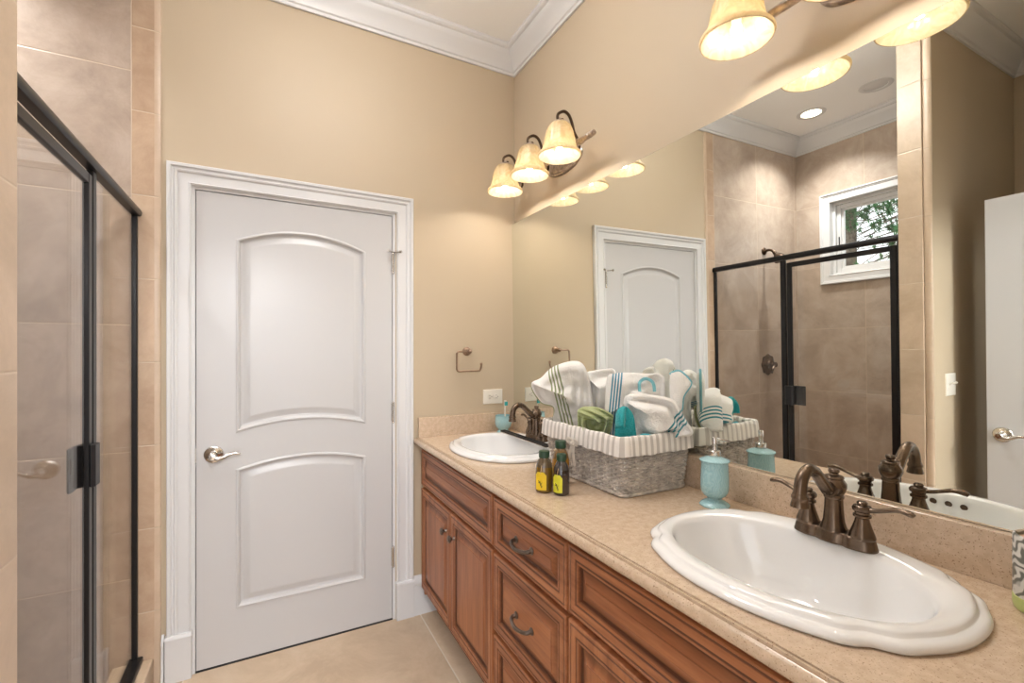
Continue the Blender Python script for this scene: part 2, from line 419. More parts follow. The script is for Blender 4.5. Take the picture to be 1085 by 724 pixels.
# far shower wall with the window opening
WY0, WY1, WZ0, WZ1 = 1.47, 2.062, 1.885, 2.465
wl = MB()
wl.box(XS - 0.14, XS, YJ1 - 0.1, WY0, 0, ZC).box(XS - 0.14, XS, WY1, YB + 0.12, 0, ZC).box(XS - 0.14, XS, WY0, WY1, 0, WZ0).box(XS - 0.14, XS, WY0, WY1, WZ1, ZC)
struct('wall_left_shower', wl, 'tile_side', 'taupe tiled shower wall with the small high window', 'wall', smooth=False)
# jamb wall between the shower and the alcove
jw = MB(); jw.box(XS - 0.14, XJ, YJ0, YJ1 - 0.008, 0, ZC)
struct('wall_partition', jw, 'paint', 'painted partition wall between shower and alcove, with a light switch', 'wall', smooth=False)
struct('wall_shower_near', box(XS, XJ - 0.012, YJ1 - 0.008, YJ1, 0, ZC), 'tile_back', 'taupe tiles on the shower side of the partition', 'wall', smooth=False)
struct('trim_3', box(XJ - 0.012, XJ + 0.011, YJ0 + 0.035, YJ1 + 0.001, 0, ZC), 'tile_jamb', 'tiled end of the partition beside the shower door', 'trim', bevel=0.003)
bj = MB().tube([(XJ - 0.001, YJ0 + 0.018, 0.0), (XJ - 0.001, YJ0 + 0.018, ZC)], 0.0172, n=20, flat=0.45, up=(1, 0, 0))
struct('trim_4', bj, 'bullnose', 'rounded cream bullnose edge on the partition corner', 'trim')
struct('wall_left_alcove', box(XS - 0.14, XS, -0.1, YJ0, 0, ZC), 'paint', 'beige side wall of the alcove behind the open door', 'wall', smooth=False)
wf = MB(); wf.box(XS, -0.66, -0.08, YF, 0, ZC).box(0.25, XM, -0.08, YF, 0, ZC).box(-0.66, 0.25, -0.08, YF, 2.06, ZC)
struct('wall_front', wf, 'paint', 'beige wall with the doorway the room is entered by', 'wall', smooth=False)

# crown moulding all round
cp = [(0.0, -0.125), (0.010, -0.125), (0.012, -0.112), (0.020, -0.108), (0.028, -0.090), (0.044, -0.066), (0.060, -0.050), (0.070, -0.036), (0.072, -0.026), (0.083, -0.022), (0.090, -0.014), (0.090, 0.0), (0.0, 0.0)]
path = [(XM, YF), (XM, YB), (XS, YB - 0.008), (XS, YJ1), (XJ, YJ1), (XJ, YJ0), (XS, YJ0), (XS, YF)]
cr = MB().sweep(path, [(o, ZC + z) for o, z in cp], closed=True)
struct('trim_5', cr, 'trim', 'white crown moulding running round the ceiling', 'trim', ang=25)

# shower curb and floor pan
cu = MB().box(-0.53, -0.40, YJ1, YB - 0.008, 0, 0.115)
struct('trim_6', cu, 'floor', 'low tiled shower curb', 'trim', bevel=0.006, smooth=False)

# baseboards and casing
def baseboard(name, x0, x1, y, label):
    b = MB(); prof = [(0, 0), (0.024, 0), (0.024, 0.03), (0.018, 0.05), (0.016, 0.15), (0.020, 0.156), (0.020, 0.165), (0.010, 0.188), (0.004, 0.196), (0, 0.196)]
    b.sweep([(x1, y), (x0, y)], prof)
    return struct(name, b, 'trim', label, 'baseboard', ang=25)
baseboard('baseboard_left', XJ + 0.035, -0.366, YB, 'short white baseboard between tile and door casing')
baseboard('baseboard_right', 0.667, 0.80, YB, 'short white baseboard between door casing and vanity')

def casing(parent, f, x0, x1, zt, w=0.083, plinth=0.185, pmat='trim'):
    # U-shaped moulding: x0,x1 inner edges; f maps (x,z,h)
    prof = [(0, 0), (0, 0.011), (0.006, 0.016), (0.010, 0.012), (0.030, 0.011), (0.045, 0.011), (0.050, 0.017), (0.056, 0.019), (0.060, 0.014), (0.066, 0.016), (0.070, 0.023), (0.080, 0.024), (0.083, 0.020), (0.083, 0)]
    m = MB(); P = [(x0, plinth), (x0, zt), (x1, zt), (x1, plinth)]
    dirs = [(-1, 0), (-1, 1), (1, 1), (1, 0)]; n = len(prof); vs = []
    for (px, pz), (dx, dz) in zip(P, dirs):
        for d, h in prof: vs.append(f(px + dx * d, pz + dz * d, h))
    fs = [(i * n + k, i * n + k + 1, (i + 1) * n + k + 1, (i + 1) * n + k) for i in range(3) for k in range(n - 1)]
    fs += [tuple(range(n)), tuple(3 * n + k for k in range(n))]
    m.add(vs, fs)
    return m

def door_face(mb, f, w, hgt, xs0=0.143, xs1=0.129):
    # two raised panels, the upper with arched top and bottom; front plane h = 0
    N = 24; xa, xb = xs0, w - xs1
    xsamp = [xa + (xb - xa) * i / N for i in range(N + 1)]
    arc = lambda z, rise: [z + rise * (1 - ((2 * i / N) - 1) ** 2) for i in range(N + 1)]
    upT = arc(1.833, 0.062); upB = arc(0.990, 0.040); loT = arc(0.832, 0.043); loB = [0.226] * (N + 1)
    def strip(a, b):
        o = mb.add([f(x, z, 0) for x, z in zip(xsamp, a)] + [f(x, z, 0) for x, z in zip(xsamp, b)], [])
        mb.f += [(o + i, o + i + 1, o + N + 2 + i, o + N + 1 + i) for i in range(N)]
    strip([0] * (N + 1), loB); strip(loT, upB); strip(upT, [hgt] * (N + 1))
    for a, b in ((0, xa), (xb, w)):
        mb.add([f(a, 0, 0), f(b, 0, 0), f(b, hgt, 0), f(a, hgt, 0)], [(0, 1, 2, 3)])
    rings = [(0, 0), (0.003, 0.0045), (0.009, 0.006), (0.0145, 0.0015), (0.019, -0.0075), (0.027, -0.0100), (0.036, -0.0085), (0.050, -0.0025), (0.056, -0.001), (0.060, -0.001)]
    def z_at(arr, x):
        q = (x - xa) / (xb - xa) * N; k = max(0, min(N - 1, int(q))); return arr[k] + (arr[k + 1] - arr[k]) * (q - k)
    for top, bot in ((upT, upB), (loT, loB)):
        prev = None; n2 = 2 * N + 2
        for d, h in rings:
            xs_ = [xa + d + (xb - xa - 2 * d) * i / N for i in range(N + 1)]
            pts = [(x, z_at(bot, x) + d) for x in xs_] + [(x, z_at(top, x) - d) for x in xs_[::-1]]
            o = mb.add([f(x, z, h) for x, z in pts], [])
            if prev is not None: mb.f += [(prev + i, prev + (i + 1) % n2, o + (i + 1) % n2, o + i) for i in range(n2)]
            prev = o
        mb.f += [(o + i, o + i + 1, o + 2 * N - i, o + 2 * N + 1 - i) for i in range(N)]
def door_slab(name, f, w, hgt, parent, th=0.035, mat='door'):
    m = MB(); door_face(m, f, w, hgt)
    # edges and back
    m.add([f(0, 0, 0), f(w, 0, 0), f(w, hgt, 0), f(0, hgt, 0), f(0, 0, -th), f(w, 0, -th), f(w, hgt, -th), f(0, hgt, -th)],
          [(0, 1, 5, 4), (1, 2, 6, 5), (2, 3, 7, 6), (3, 0, 4, 7), (4, 5, 6, 7)])
    return obj(name, m, mat, parent, ang=20)

def lever_handle(parent, c, f, side, tip):
    # f maps local (along door, up, out) to world offset; c centre on the face; side = +1/-1 direction of the lever
    c = Vector(c); g = lambda a, b, h: c + Vector(f(a, b, h))
    m = MB(); n = 36
    prof = [(0.0365, 0.0), (0.0365, 0.004), (0.034, 0.007), (0.028, 0.0085), (0.023, 0.012), (0.019, 0.013), (0.0155, 0.016), (0.013, 0.026), (0.013, 0.040), (0.0165, 0.046), (0.0165, 0.056), (0.012, 0.061), (0.001, 0.062)]
    vs = [g(r * cos(2 * pi * i / n), r * sin(2 * pi * i / n), h) for r, h in prof for i in range(n)]
    m.add(vs, [(k * n + i, k * n + (i + 1) % n, (k + 1) * n + (i + 1) % n, (k + 1) * n + i) for k in range(len(prof) - 1) for i in range(n)])
    obj('rosette', m, 'nickel', parent)
    l = MB(); pts = [(0.0, -0.002, 0.05), (0.02, -0.010, 0.052), (0.040, -0.006, 0.050), (0.062, 0.004, 0.047), (0.082, 0.006, 0.046), (0.100, 0.001, 0.047)]
    l.tube([g(side * a, b, h) for a, b, h in pts], [0.011, 0.010, 0.0085, 0.0075, 0.007, 0.005], n=12, smooth=5)
    obj('lever', l, 'nickel', parent)

def hinge(parent, x, z, y, stop=False):
    m = MB(); m.tube([(x, y - 0.004, z - 0.045), (x, y - 0.004, z + 0.045)], 0.0065, n=12)
    m.sphere((x, y - 0.004, z + 0.048), 0.0065, 12, 8); m.sphere((x, y - 0.004, z - 0.048), 0.0065, 12, 8)
    m.box(x - 0.0075, x - 0.002, y - 0.002, y + 0.004, z - 0.044, z + 0.044)
    h = obj('hinge', m, 'nickel', parent)
    if stop:
        s = MB().tube([(x - 0.028, y - 0.036, z + 0.055), (x - 0.01, y - 0.012, z + 0.056), (x, y - 0.006, z + 0.056), (x + 0.012, y - 0.016, z + 0.056), (x + 0.03, y - 0.03, z + 0.057)], 0.0035, n=8, smooth=3)
        s.tube([(x - 0.033, y - 0.042, z + 0.055), (x - 0.026, y - 0.034, z + 0.055)], 0.007, n=12)
        s.tube([(x + 0.028, y - 0.028, z + 0.057), (x + 0.036, y - 0.035, z + 0.057)], 0.007, n=12)
        st = MB(); st.v = s.v; st.f = s.f
        obj('door_stop', st, 'nickel', h)

# closed door in the back wall
d1 = thing('door_1', 'closed white two-panel door with arched upper panel in the back wall', 'door', (DX0, YB, 0)); d1['kind'] = 'structure'
door_slab('slab', lambda a, b, h: (DX0 + a, YB - h + 0.002, 0.008 + b), DX1 - DX0, DZ - 0.008, d1)
fr = MB().box(DX0 - 0.016, DX0 - 0.003, YB - 0.001, YB + 0.11, 0, DZ + 0.017).box(DX1 + 0.003, DX1 + 0.016, YB - 0.001, YB + 0.11, 0, DZ + 0.017).box(DX0 - 0.003, DX1 + 0.003, YB - 0.001, YB + 0.11, DZ + 0.004, DZ + 0.017)
fr.box(DX0 - 0.003, DX1 + 0.003, YB + 0.041, YB + 0.10, DZ - 0.012, DZ + 0.004).box(DX0 - 0.003, DX0 + 0.01, YB + 0.041, YB + 0.10, 0, DZ).box(DX1 - 0.01, DX1 + 0.003, YB + 0.041, YB + 0.10, 0, DZ)
obj('jamb', fr, 'trim', d1, smooth=False)
sillb = MB().box(DX0 - 0.003, DX1 + 0.003, YB + 0.0, YB + 0.11, -0.002, 0.004)
obj('threshold', sillb, 'black_plastic', d1, smooth=False)
lever_handle(d1, (-0.196, YB, 0.914), lambda a, b, h: (a, -h, b), 1, None)
for z, st in ((1.795, True), (1.045, False), (0.318, False)): hinge(d1, DX1 + 0.004, z, YB, st)
lk = MB().box(DX0 - 0.0035, DX0 - 0.0005, YB - 0.003, YB + 0.02, 0.885, 0.945)
obj('strike_plate', lk, 'nickel', d1, smooth=False)
cs = casing(None, lambda x, z, h: (x, YB - h, z), DX0 - 0.0155, DX1 + 0.0215, 2.048)
struct('trim_7', cs, 'trim', 'white stepped casing round the closed door', 'trim', ang=20)
for nm, x0, x1, s in (('trim_8', -0.362, -0.272, 'left'), ('trim_9', 0.579, 0.667, 'right')):
    p = MB().box(x0, x1, YB - 0.028, YB, 0, 0.178)
    p.add([(x0 - 0.003, YB, 0.178), (x1 + 0.003, YB, 0.178), (x1 + 0.003, YB - 0.031, 0.178), (x0 - 0.003, YB - 0.031, 0.178), (x0, YB, 0.190), (x1, YB, 0.190), (x1, YB - 0.026, 0.190), (x0, YB - 0.026, 0.190)],
          [(0, 1, 2, 3), (4, 5, 6, 7), (0, 1, 5, 4), (1, 2, 6, 5), (2, 3, 7, 6), (3, 0, 4, 7)])
    struct(nm, p, 'trim', 'white plinth block at the foot of the casing, %s of the closed door' % s, 'trim', bevel=0.002, smooth=False)

# open entrance door, seen in the mirror
d2 = thing('door_2', 'open white panelled door seen at the right of the mirror', 'door', (-0.64, YF + 0.02, 0)); d2['kind'] = 'structure'
OY0, OY1 = 0.085, 0.898
door_slab('slab', lambda a, b, h: (-0.60 + h, OY1 - a, 0.01 + b), OY1 - OY0, 2.03, d2)
lever_handle(d2, (-0.60, 0.843, 0.905), lambda a, b, h: (h, -a, b), 1, None)
m = MB()
for z in (0.3, 1.05, 1.8): m.tube([(-0.603, OY0 - 0.008, z - 0.045), (-0.603, OY0 - 0.008, z + 0.045)], 0.006, n=10)
obj('hinge', m, 'nickel', d2)

# ------------------------------------------------------------------ window (seen in the mirror)
wn = thing('window_1', 'small white framed window high in the shower wall', 'window', (XS, (WY0 + WY1) / 2, WZ0)); wn['kind'] = 'structure'
def frame_ring(mb, x0, x1, y0, y1, z0, z1, w):
    mb.box(x0, x1, y0, y0 + w, z0, z1).box(x0, x1, y1 - w, y1, z0, z1).box(x0, x1, y0 + w, y1 - w, z0, z0 + w).box(x0, x1, y0 + w, y1 - w, z1 - w, z1)
c = MB(); P = [(WY0 - 0.068, WZ0 - 0.068), (WY1 + 0.068, WZ0 - 0.068), (WY1 + 0.068, WZ1 + 0.068), (WY0 - 0.068, WZ1 + 0.068)]
ring_panel(c, P, [(0, 0), (0, 0.022), (0.008, 0.024), (0.014, 0.016), (0.018, 0.018), (0.024, 0.013), (0.060, 0.011), (0.064, 0.014), (0.070, 0.010), (0.0705, -0.05)], lambda u, v, h: (XS + h, u, v), fill=False)
obj('casing', c, 'trim', wn, ang=20)
s = MB(); frame_ring(s, XS - 0.12, XS - 0.035, WY0, WY1, WZ0, WZ1, 0.022)
s2 = MB(); frame_ring(s2, XS - 0.10, XS - 0.055, WY0 + 0.022, WY1 - 0.022, WZ0 + 0.022, WZ1 - 0.022, 0.030); s3 = MB(); frame_ring(s3, XS - 0.09, XS - 0.068, WY0 + 0.05, WY1 - 0.05, WZ0 + 0.05, WZ1 - 0.05, 0.018)
obj('window_frame', s, 'trim', wn, smooth=False, bevel=0.003)
sa = MB(); sa.v = s2.v; sa.f = s2.f; sa.add(s3.v, s3.f)
obj('sash', sa, 'trim', wn, smooth=False, bevel=0.003)
obj('pane', MB().box(XS - 0.082, XS - 0.079, WY0 + 0.06, WY1 - 0.06, WZ0 + 0.06, WZ1 - 0.06), 'window_glass', wn, smooth=False)
obj('latch', MB().box(XS - 0.054, XS - 0.048, WY1 - 0.043, WY1 - 0.037, 2.10, 2.19), 'black', wn, smooth=False)

# ------------------------------------------------------------------ shower enclosure
se = thing('shower_enclosure', 'black framed glass shower screen with hinged door on the tiled curb', 'shower enclosure', (-0.455, 1.76, 0.115))
GX = -0.455
def fbox(nm, *a, b=0.004, par=se): return obj(nm, box(*a), 'black', par, smooth=False, bevel=b)
hd = MB().add
h_ = MB(); pr_ = [(-0.013, 1.893), (0.013, 1.893), (0.017, 1.898), (0.018, 1.908), (0.014, 1.920), (0.006, 1.927), (-0.006, 1.927), (-0.014, 1.920), (-0.018, 1.908), (-0.017, 1.898)]
n = len(pr_); vs = [(GX + a, y, z) for y in (YJ1 + 0.001, YB - 0.009) for a, z in pr_]
h_.add(vs, [(i, (i + 1) % n, n + (i + 1) % n, n + i) for i in range(n)] + [tuple(range(n))[::-1], tuple(n + i for i in range(n))])
obj('header', h_, 'black', se)
fbox('wall_post', GX - 0.014, GX + 0.006, YB - 0.028, YB - 0.009, 0.13, 1.893)
fbox('centre_post', GX - 0.014, GX + 0.004, 1.790, 1.824, 0.13, 1.893)
fbox('hinge_post', GX - 0.014, GX + 0.008, YJ1 + 0.001, YJ1 + 0.028, 0.13, 1.893)
fbox('bottom_track', GX - 0.022, GX + 0.022, YJ1 + 0.001, YB - 0.009, 0.1155, 0.135)
obj('fixed_pane', box(GX - 0.007, GX - 0.003, 1.822, YB - 0.026, 0.133, 1.895), 'shower_glass', se, smooth=False)
fd = MB(); y0, y1, z0, z1 = YJ1 + 0.031, 1.782, 0.142, 1.873
fd.box(GX - 0.012, GX + 0.004, y0, y0 + 0.030, z0, z1).box(GX - 0.012, GX + 0.004, y1 - 0.030, y1, z0, z1).box(GX - 0.012, GX + 0.004, y0 + 0.03, y1 - 0.03, z1 - 0.030, z1).box(GX - 0.012, GX + 0.004, y0 + 0.03, y1 - 0.03, z0, z0 + 0.030)
fdo = obj('door_frame', fd, 'black', se, smooth=False, bevel=0.003)
obj('pane', box(GX - 0.006, GX - 0.002, y0 + 0.025, y1 - 0.025, z0 + 0.025, z1 - 0.025), 'shower_glass', fdo, smooth=False)
def pull_plate(pts):
    k = len(pts); m = MB(); m.add([(a, b, z) for z in (0.963, 1.085) for a, b in pts], [(i, (i + 1) % k, k + (i + 1) % k, k + i) for i in range(k)] + [tuple(range(k))[::-1], tuple(range(k, 2 * k))])
    return obj('door_pull', m, 'black_plastic', fdo, smooth=False, bevel=0.002)
pull_plate([(GX + 0.004, 1.790), (GX + 0.012, 1.800), (GX + 0.019, 1.790), (GX + 0.019, 1.752), (GX + 0.010, 1.742), (GX + 0.004, 1.752)])
pull_plate([(GX - 0.012, 1.782), (GX - 0.026, 1.778), (GX - 0.032, 1.750), (GX - 0.030, 1.700), (GX - 0.022, 1.685), (GX - 0.018, 1.705), (GX - 0.020, 1.745), (GX - 0.012, 1.755)])

# shower fittings on the tiled end wall
YT = YB - 0.008
sh = thing('wall_shower', 'bronze shower head on a bent arm above the shower glass, seen in the mirror', 'shower head', (-1.06, YT, 2.095))
obj('flange', MB().lathe([(0.031, 0), (0.031, -0.004), (0.026, -0.010), (0.014, -0.016), (0.011, -0.022)], (-1.06, YT, 2.095), 'Y', 24), 'bronze_dark', sh)
obj('arm', MB().tube([(-1.06, YT - 0.01, 2.095), (-1.06, YT - 0.04, 2.098), (-1.06, YT - 0.066, 2.090), (-1.06, YT - 0.085, 2.070)], 0.0105, n=12, smooth=5), 'bronze_dark', sh)
hd_ = MB().lathe([(0.012, 0.03), (0.016, 0.02), (0.014, 0.01), (0.020, 0.0), (0.036, -0.025), (0.044, -0.045), (0.046, -0.055), (0.040, -0.058), (0.001, -0.056)], (0, 0, 0), 'Z', 28)
place(hd_, Matrix.Translation((-1.06, YT - 0.100, 2.052)) @ Matrix.Rotation(radians(-38), 4, 'X')); obj('spray_head', hd_, 'bronze_dark', sh)
vv = thing('shower_valve', 'scalloped bronze shower valve with lever inside the shower, seen in the mirror', 'shower valve', (-1.087, YT, 1.18))
pl = MB(); nn = 64
prof = [(0.082, 0.0), (0.082, -0.004), (0.076, -0.009), (0.060, -0.012), (0.045, -0.013), (0.034, -0.020), (0.030, -0.030), (0.001, -0.031)]
pl.lathe(prof, (-1.087, YT, 1.18), 'Y', nn, flute=lambda a, h: 0.06 * cos(8 * a) * (1 if h > -0.0125 else 0)); obj('escutcheon', pl, 'bronze', vv)
obj('lever', MB().lathe([(0.017, -0.03), (0.015, -0.05), (0.019, -0.056), (0.019, -0.07), (0.008, -0.076), (0.001, -0.077)], (-1.087, YT, 1.18), 'Y', 20).tube([(-1.087, YT - 0.064, 1.18), (-1.06, YT - 0.070, 1.17), (-1.035, YT - 0.072, 1.15), (-1.028, YT - 0.07, 1.115)], [0.010, 0.009, 0.008, 0.007], n=10, smooth=4), 'bronze', vv)

# ------------------------------------------------------------------ mirror
ME = 0.013
mx = lambda z: XM - 0.0045 - ME * (z - 1.005)
m = MB(); z0, z1 = 1.012, 2.078; y0, y1 = 0.09, YB - 0.001; th = 0.004
m.add([(mx(z0), y0, z0), (mx(z0), y1, z0), (mx(z1), y1, z1), (mx(z1), y0, z1), (mx(z0) + th, y0, z0), (mx(z0) + th, y1, z0), (mx(z1) + th, y1, z1), (mx(z1) + th, y0, z1)], [(0, 3, 2, 1)])
mir = thing('wall_mirror', 'large frameless mirror covering the wall above both sinks', 'mirror', (XM - 0.01, 1.2, 1.012))
obj('mirror_glass', m, 'mirror', mir, smooth=False)
m2 = MB(); e = 0.0006
q = [(mx(z0), y0 - e, z0 - e), (mx(z0), y1 + e, z0 - e), (mx(z1), y1 + e, z1 + e), (mx(z1), y0 - e, z1 + e)]
m2.add([(a + 0.0005, b, c_) for a, b, c_ in q] + [(a + th, b, c_) for a, b, c_ in q], [(0, 1, 2, 3), (4, 5, 6, 7), (0, 1, 5, 4), (1, 2, 6, 5), (2, 3, 7, 6), (3, 0, 4, 7)])
obj('backing', m2, 'caulk', mir, smooth=False)

# ------------------------------------------------------------------ vanity cabinets
FX = 0.700; BX = 0.722
def front_panel(name, parent, y0, y1, z0, z1, mat, k=1.0):
    P = [(y0, z0), (y1, z0), (y1, z1), (y0, z1)]
    m = MB()
    rings = [(0, -0.020), (0, -0.003), (0.002, -0.0005), (0.007, 0.0), (0.009, -0.0025), (0.012, -0.0025), (0.014, 0.0), (0.031, 0.0), (0.033, -0.003), (0.036, -0.003), (0.038, -0.0005), (0.043, -0.0015), (0.046, -0.010), (0.052, -0.0115), (0.056, -0.0105), (0.076, -0.0035), (0.0775, -0.001), (0.080, -0.001)]
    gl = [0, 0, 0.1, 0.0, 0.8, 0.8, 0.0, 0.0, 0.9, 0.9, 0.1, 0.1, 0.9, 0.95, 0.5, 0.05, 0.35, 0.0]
    rings = [(d * k, h) for d, h in rings]
    o = ring_panel(m, P, rings, lambda u, v, h: (FX - h, u, v), groove_tone=gl)
    m.f.append((0, 1, 2, 3))
    return obj(name, m, mat, parent, ang=20)
def bail_pull(parent, yc, zc):
    m = MB().tube([(FX, yc - 0.048, zc), (FX - 0.016, yc - 0.047, zc - 0.001), (FX - 0.026, yc - 0.030, zc - 0.004), (FX - 0.030, yc, zc - 0.007), (FX - 0.026, yc + 0.030, zc - 0.004), (FX - 0.016, yc + 0.047, zc - 0.001), (FX, yc + 0.048, zc)],
                  [0.0070, 0.0062, 0.0055, 0.0060, 0.0055, 0.0062, 0.0070], n=10, smooth=5)
    for s in (-1, 1): m.lathe([(0.0115, 0.0), (0.0115, -0.002), (0.008, -0.005)], (FX, yc + s * 0.048, zc), 'X', 16)
    return obj('pull', m, 'pull_metal', parent)
def round_knob(parent, yc, zc):
    m = MB().lathe([(0.0085, 0.0), (0.006, -0.006), (0.006, -0.012), (0.012, -0.016), (0.0155, -0.021), (0.015, -0.025), (0.0115, -0.0275), (0.010, -0.0265), (0.007, -0.0285), (0.001, -0.030)], (FX, yc, zc), 'X', 24)
    return obj('knob', m, 'pull_metal', parent)
def carcass(t, y0, y1, left_leg=False):
    m = MB().box(BX, 1.255, y0, y0 + 0.016, 0.125, 0.873).box(BX, 1.255, y1 - 0.016, y1, 0.125, 0.873).box(BX, 1.255, y0 + 0.016, y1 - 0.016, 0.125, 0.141)
    m.box(BX, BX + 0.016, y0 + 0.016, y1 - 0.016, 0.141, 0.873).box(1.249, 1.255, y0 + 0.016, y1 - 0.016, 0.141, 0.70)
    m.box(0.785, 0.80, y0, y1, 0.0, 0.125).box(0.80, 1.255, y0, y0 + 0.016, 0, 0.125).box(0.80, 1.255, y1 - 0.016, y1, 0, 0.125)
    obj('carcass', m, 'wood_dark', t, smooth=False)
    f = MB().box(BX - 0.0025, BX, y0, y1, 0.125, 0.874)
    obj('face_frame', f, 'wood_h', t, smooth=False)
def cabinet_sink(y0, y1, label, knobs=True):
    t = thing('sink_cabinet', label, 'cabinet', ((BX + 1.255) / 2, (y0 + y1) / 2, 0), 'cherry vanity units under the stone worktop')
    carcass(t, y0, y1)
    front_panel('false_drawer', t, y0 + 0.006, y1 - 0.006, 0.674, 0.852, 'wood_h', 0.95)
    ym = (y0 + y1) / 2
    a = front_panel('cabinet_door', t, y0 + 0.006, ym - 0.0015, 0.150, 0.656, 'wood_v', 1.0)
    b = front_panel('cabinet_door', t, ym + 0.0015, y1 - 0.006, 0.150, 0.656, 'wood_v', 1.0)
    round_knob(a, ym - 0.048, 0.565); round_knob(b, ym + 0.048, 0.565)
    return t
cabinet_sink(1.456, 2.300, 'cherry sink cabinet with two knobbed doors, next to the back wall')
t = thing('drawer_cabinet', 'cherry three-drawer cabinet between the two sink cabinets', 'cabinet', ((BX + 1.255) / 2, 1.228, 0), 'cherry vanity units under the stone worktop')
carcass(t, 1.006, 1.455)
for z0, z1 in ((0.670, 0.848), (0.386, 0.652), (0.150, 0.368)):
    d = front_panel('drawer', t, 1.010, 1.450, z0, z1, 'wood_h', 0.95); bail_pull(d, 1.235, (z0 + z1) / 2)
cabinet_sink(0.160, 1.005, 'cherry sink cabinet nearest the camera, below the large sink')
fl = MB().box(BX, 1.255, 2.3005, YB - 0.001, 0.10, 0.874); 
tag(obj('filler_strip', fl, 'wood_v', smooth=False), 'narrow cherry filler strip between the far sink cabinet and the back wall', 'filler strip')

# ------------------------------------------------------------------ countertop with two sink cut-outs
AX, AY = 0.248, 0.297   # sink half extents (x, y)
SK = [(0.972, 0.580), (0.972, 1.882)]
def sink_r(th, ax, ay, n=2.15, notch=True):
    c, s = cos(th), sin(th)
    r = 1.0 / (abs(c / ax) ** n + abs(s / ay) ** n) ** (1 / n)
    if notch:
        for a0 in (0.93, pi - 0.93, pi + 0.93, -0.93):
            d = (th - a0 + pi) % (2 * pi) - pi
            r -= 0.0050 * math.exp(-(d / 0.055) ** 2) * (1 if True else 0)
            r += 0.004 * math.exp(-((abs(d) - 0.15) / 0.07) ** 2)
    return r
def ellpts(cx, cy, ax, ay, N, **k):
    return [(cx + sink_r(2 * pi * i / N, ax, ay, **k) * cos(2 * pi * i / N), cy + sink_r(2 * pi * i / N, ax, ay, **k) * sin(2 * pi * i / N)) for i in range(N)]
ct = thing('countertop', 'speckled beige stone worktop with ogee edge and backsplash across the vanity', 'countertop', (0.97, 1.2, CT))
top = MB(); X0, X1, Y0, Y1 = 0.6930, 1.259, YF + 0.005, YB - 0.002
# top surface: strips plus a square with an oval hole round each sink
def square_hole(mb, x0, x1, y0, y1, cx, cy, N=96):
    outer = []; inner = []
    for i in range(N):
        th = 2 * pi * i / N; c, s = cos(th), sin(th)
        k = min(((x1 - cx) if c > 0 else (cx - x0)) / max(1e-9, abs(c)), ((y1 - cy) if s > 0 else (cy - y0)) / max(1e-9, abs(s)))
        outer.append((cx + k * c, cy + k * s, CT)); r = sink_r(th, AX - 0.02, AY - 0.02, notch=False); inner.append((cx + r * c, cy + r * s, CT))
    o = mb.add(outer + inner + [(p[0], p[1], CT - 0.03) for p in inner], [])
    for i in range(N):
        j = (i + 1) % N
        mb.f.append((o + i, o + j, o + N + j, o + N + i)); mb.f.append((o + N + i, o + N + j, o + 2 * N + j, o + 2 * N + i))
    for ci, (xx, yy) in enumerate([(x1, y1), (x0, y1), (x0, y0), (x1, y0)]):
        a = math.atan2(yy - cy, xx - cx) % (2 * pi); i = int(a / (2 * pi) * N); q = mb.add([(xx, yy, CT)], []); mb.f.append((o + i, o + (i + 1) % N, q))
sq = [(cy - 0.30, cy + 0.30) for _, cy in SK]
square_hole(top, X0, X1, sq[0][0], sq[0][1], *SK[0]); square_hole(top, X0, X1, sq[1][0], sq[1][1], *SK[1])
for a, b in ((Y0, sq[0][0]), (sq[0][1], sq[1][0]), (sq[1][1], Y1)):
    top.add([(X0, a, CT), (X1, a, CT), (X1, b, CT), (X0, b, CT)], [(0, 1, 2, 3)])
edge = [(0.6930, CT), (0.6925, CT - 0.006), (0.6890, CT - 0.006), (0.6884, CT - 0.0004), (0.6838, CT - 0.0003), (0.6828, CT - 0.0065), (0.6790, CT - 0.0070), (0.6782, CT - 0.0035), (0.6750, CT - 0.0055), (0.6715, CT - 0.011), (0.6700, CT - 0.019), (0.6715, CT - 0.027), (0.677, CT - 0.0325), (0.690, CT - 0.034), (0.76, CT - 0.034)]
ne = len(edge); o = top.add([(x, y, z) for y in (Y0, Y1) for x, z in edge], [])
top.f += [(o + i, o + i + 1, o + ne + i + 1, o + ne + i) for i in range(ne - 1)]
obj('worktop', top, 'stone', ct, ang=50)
bs = MB().box(1.238, 1.2605, Y0, YB - 0.002, CT, 1.010)
obj('backsplash', bs, 'stone', ct, smooth=False, bevel=0.0015)
obj('side_splash', MB().box(0.693, 1.238, YB - 0.021, YB - 0.001, CT, 1.010), 'stone', ct, smooth=False, bevel=0.0015)

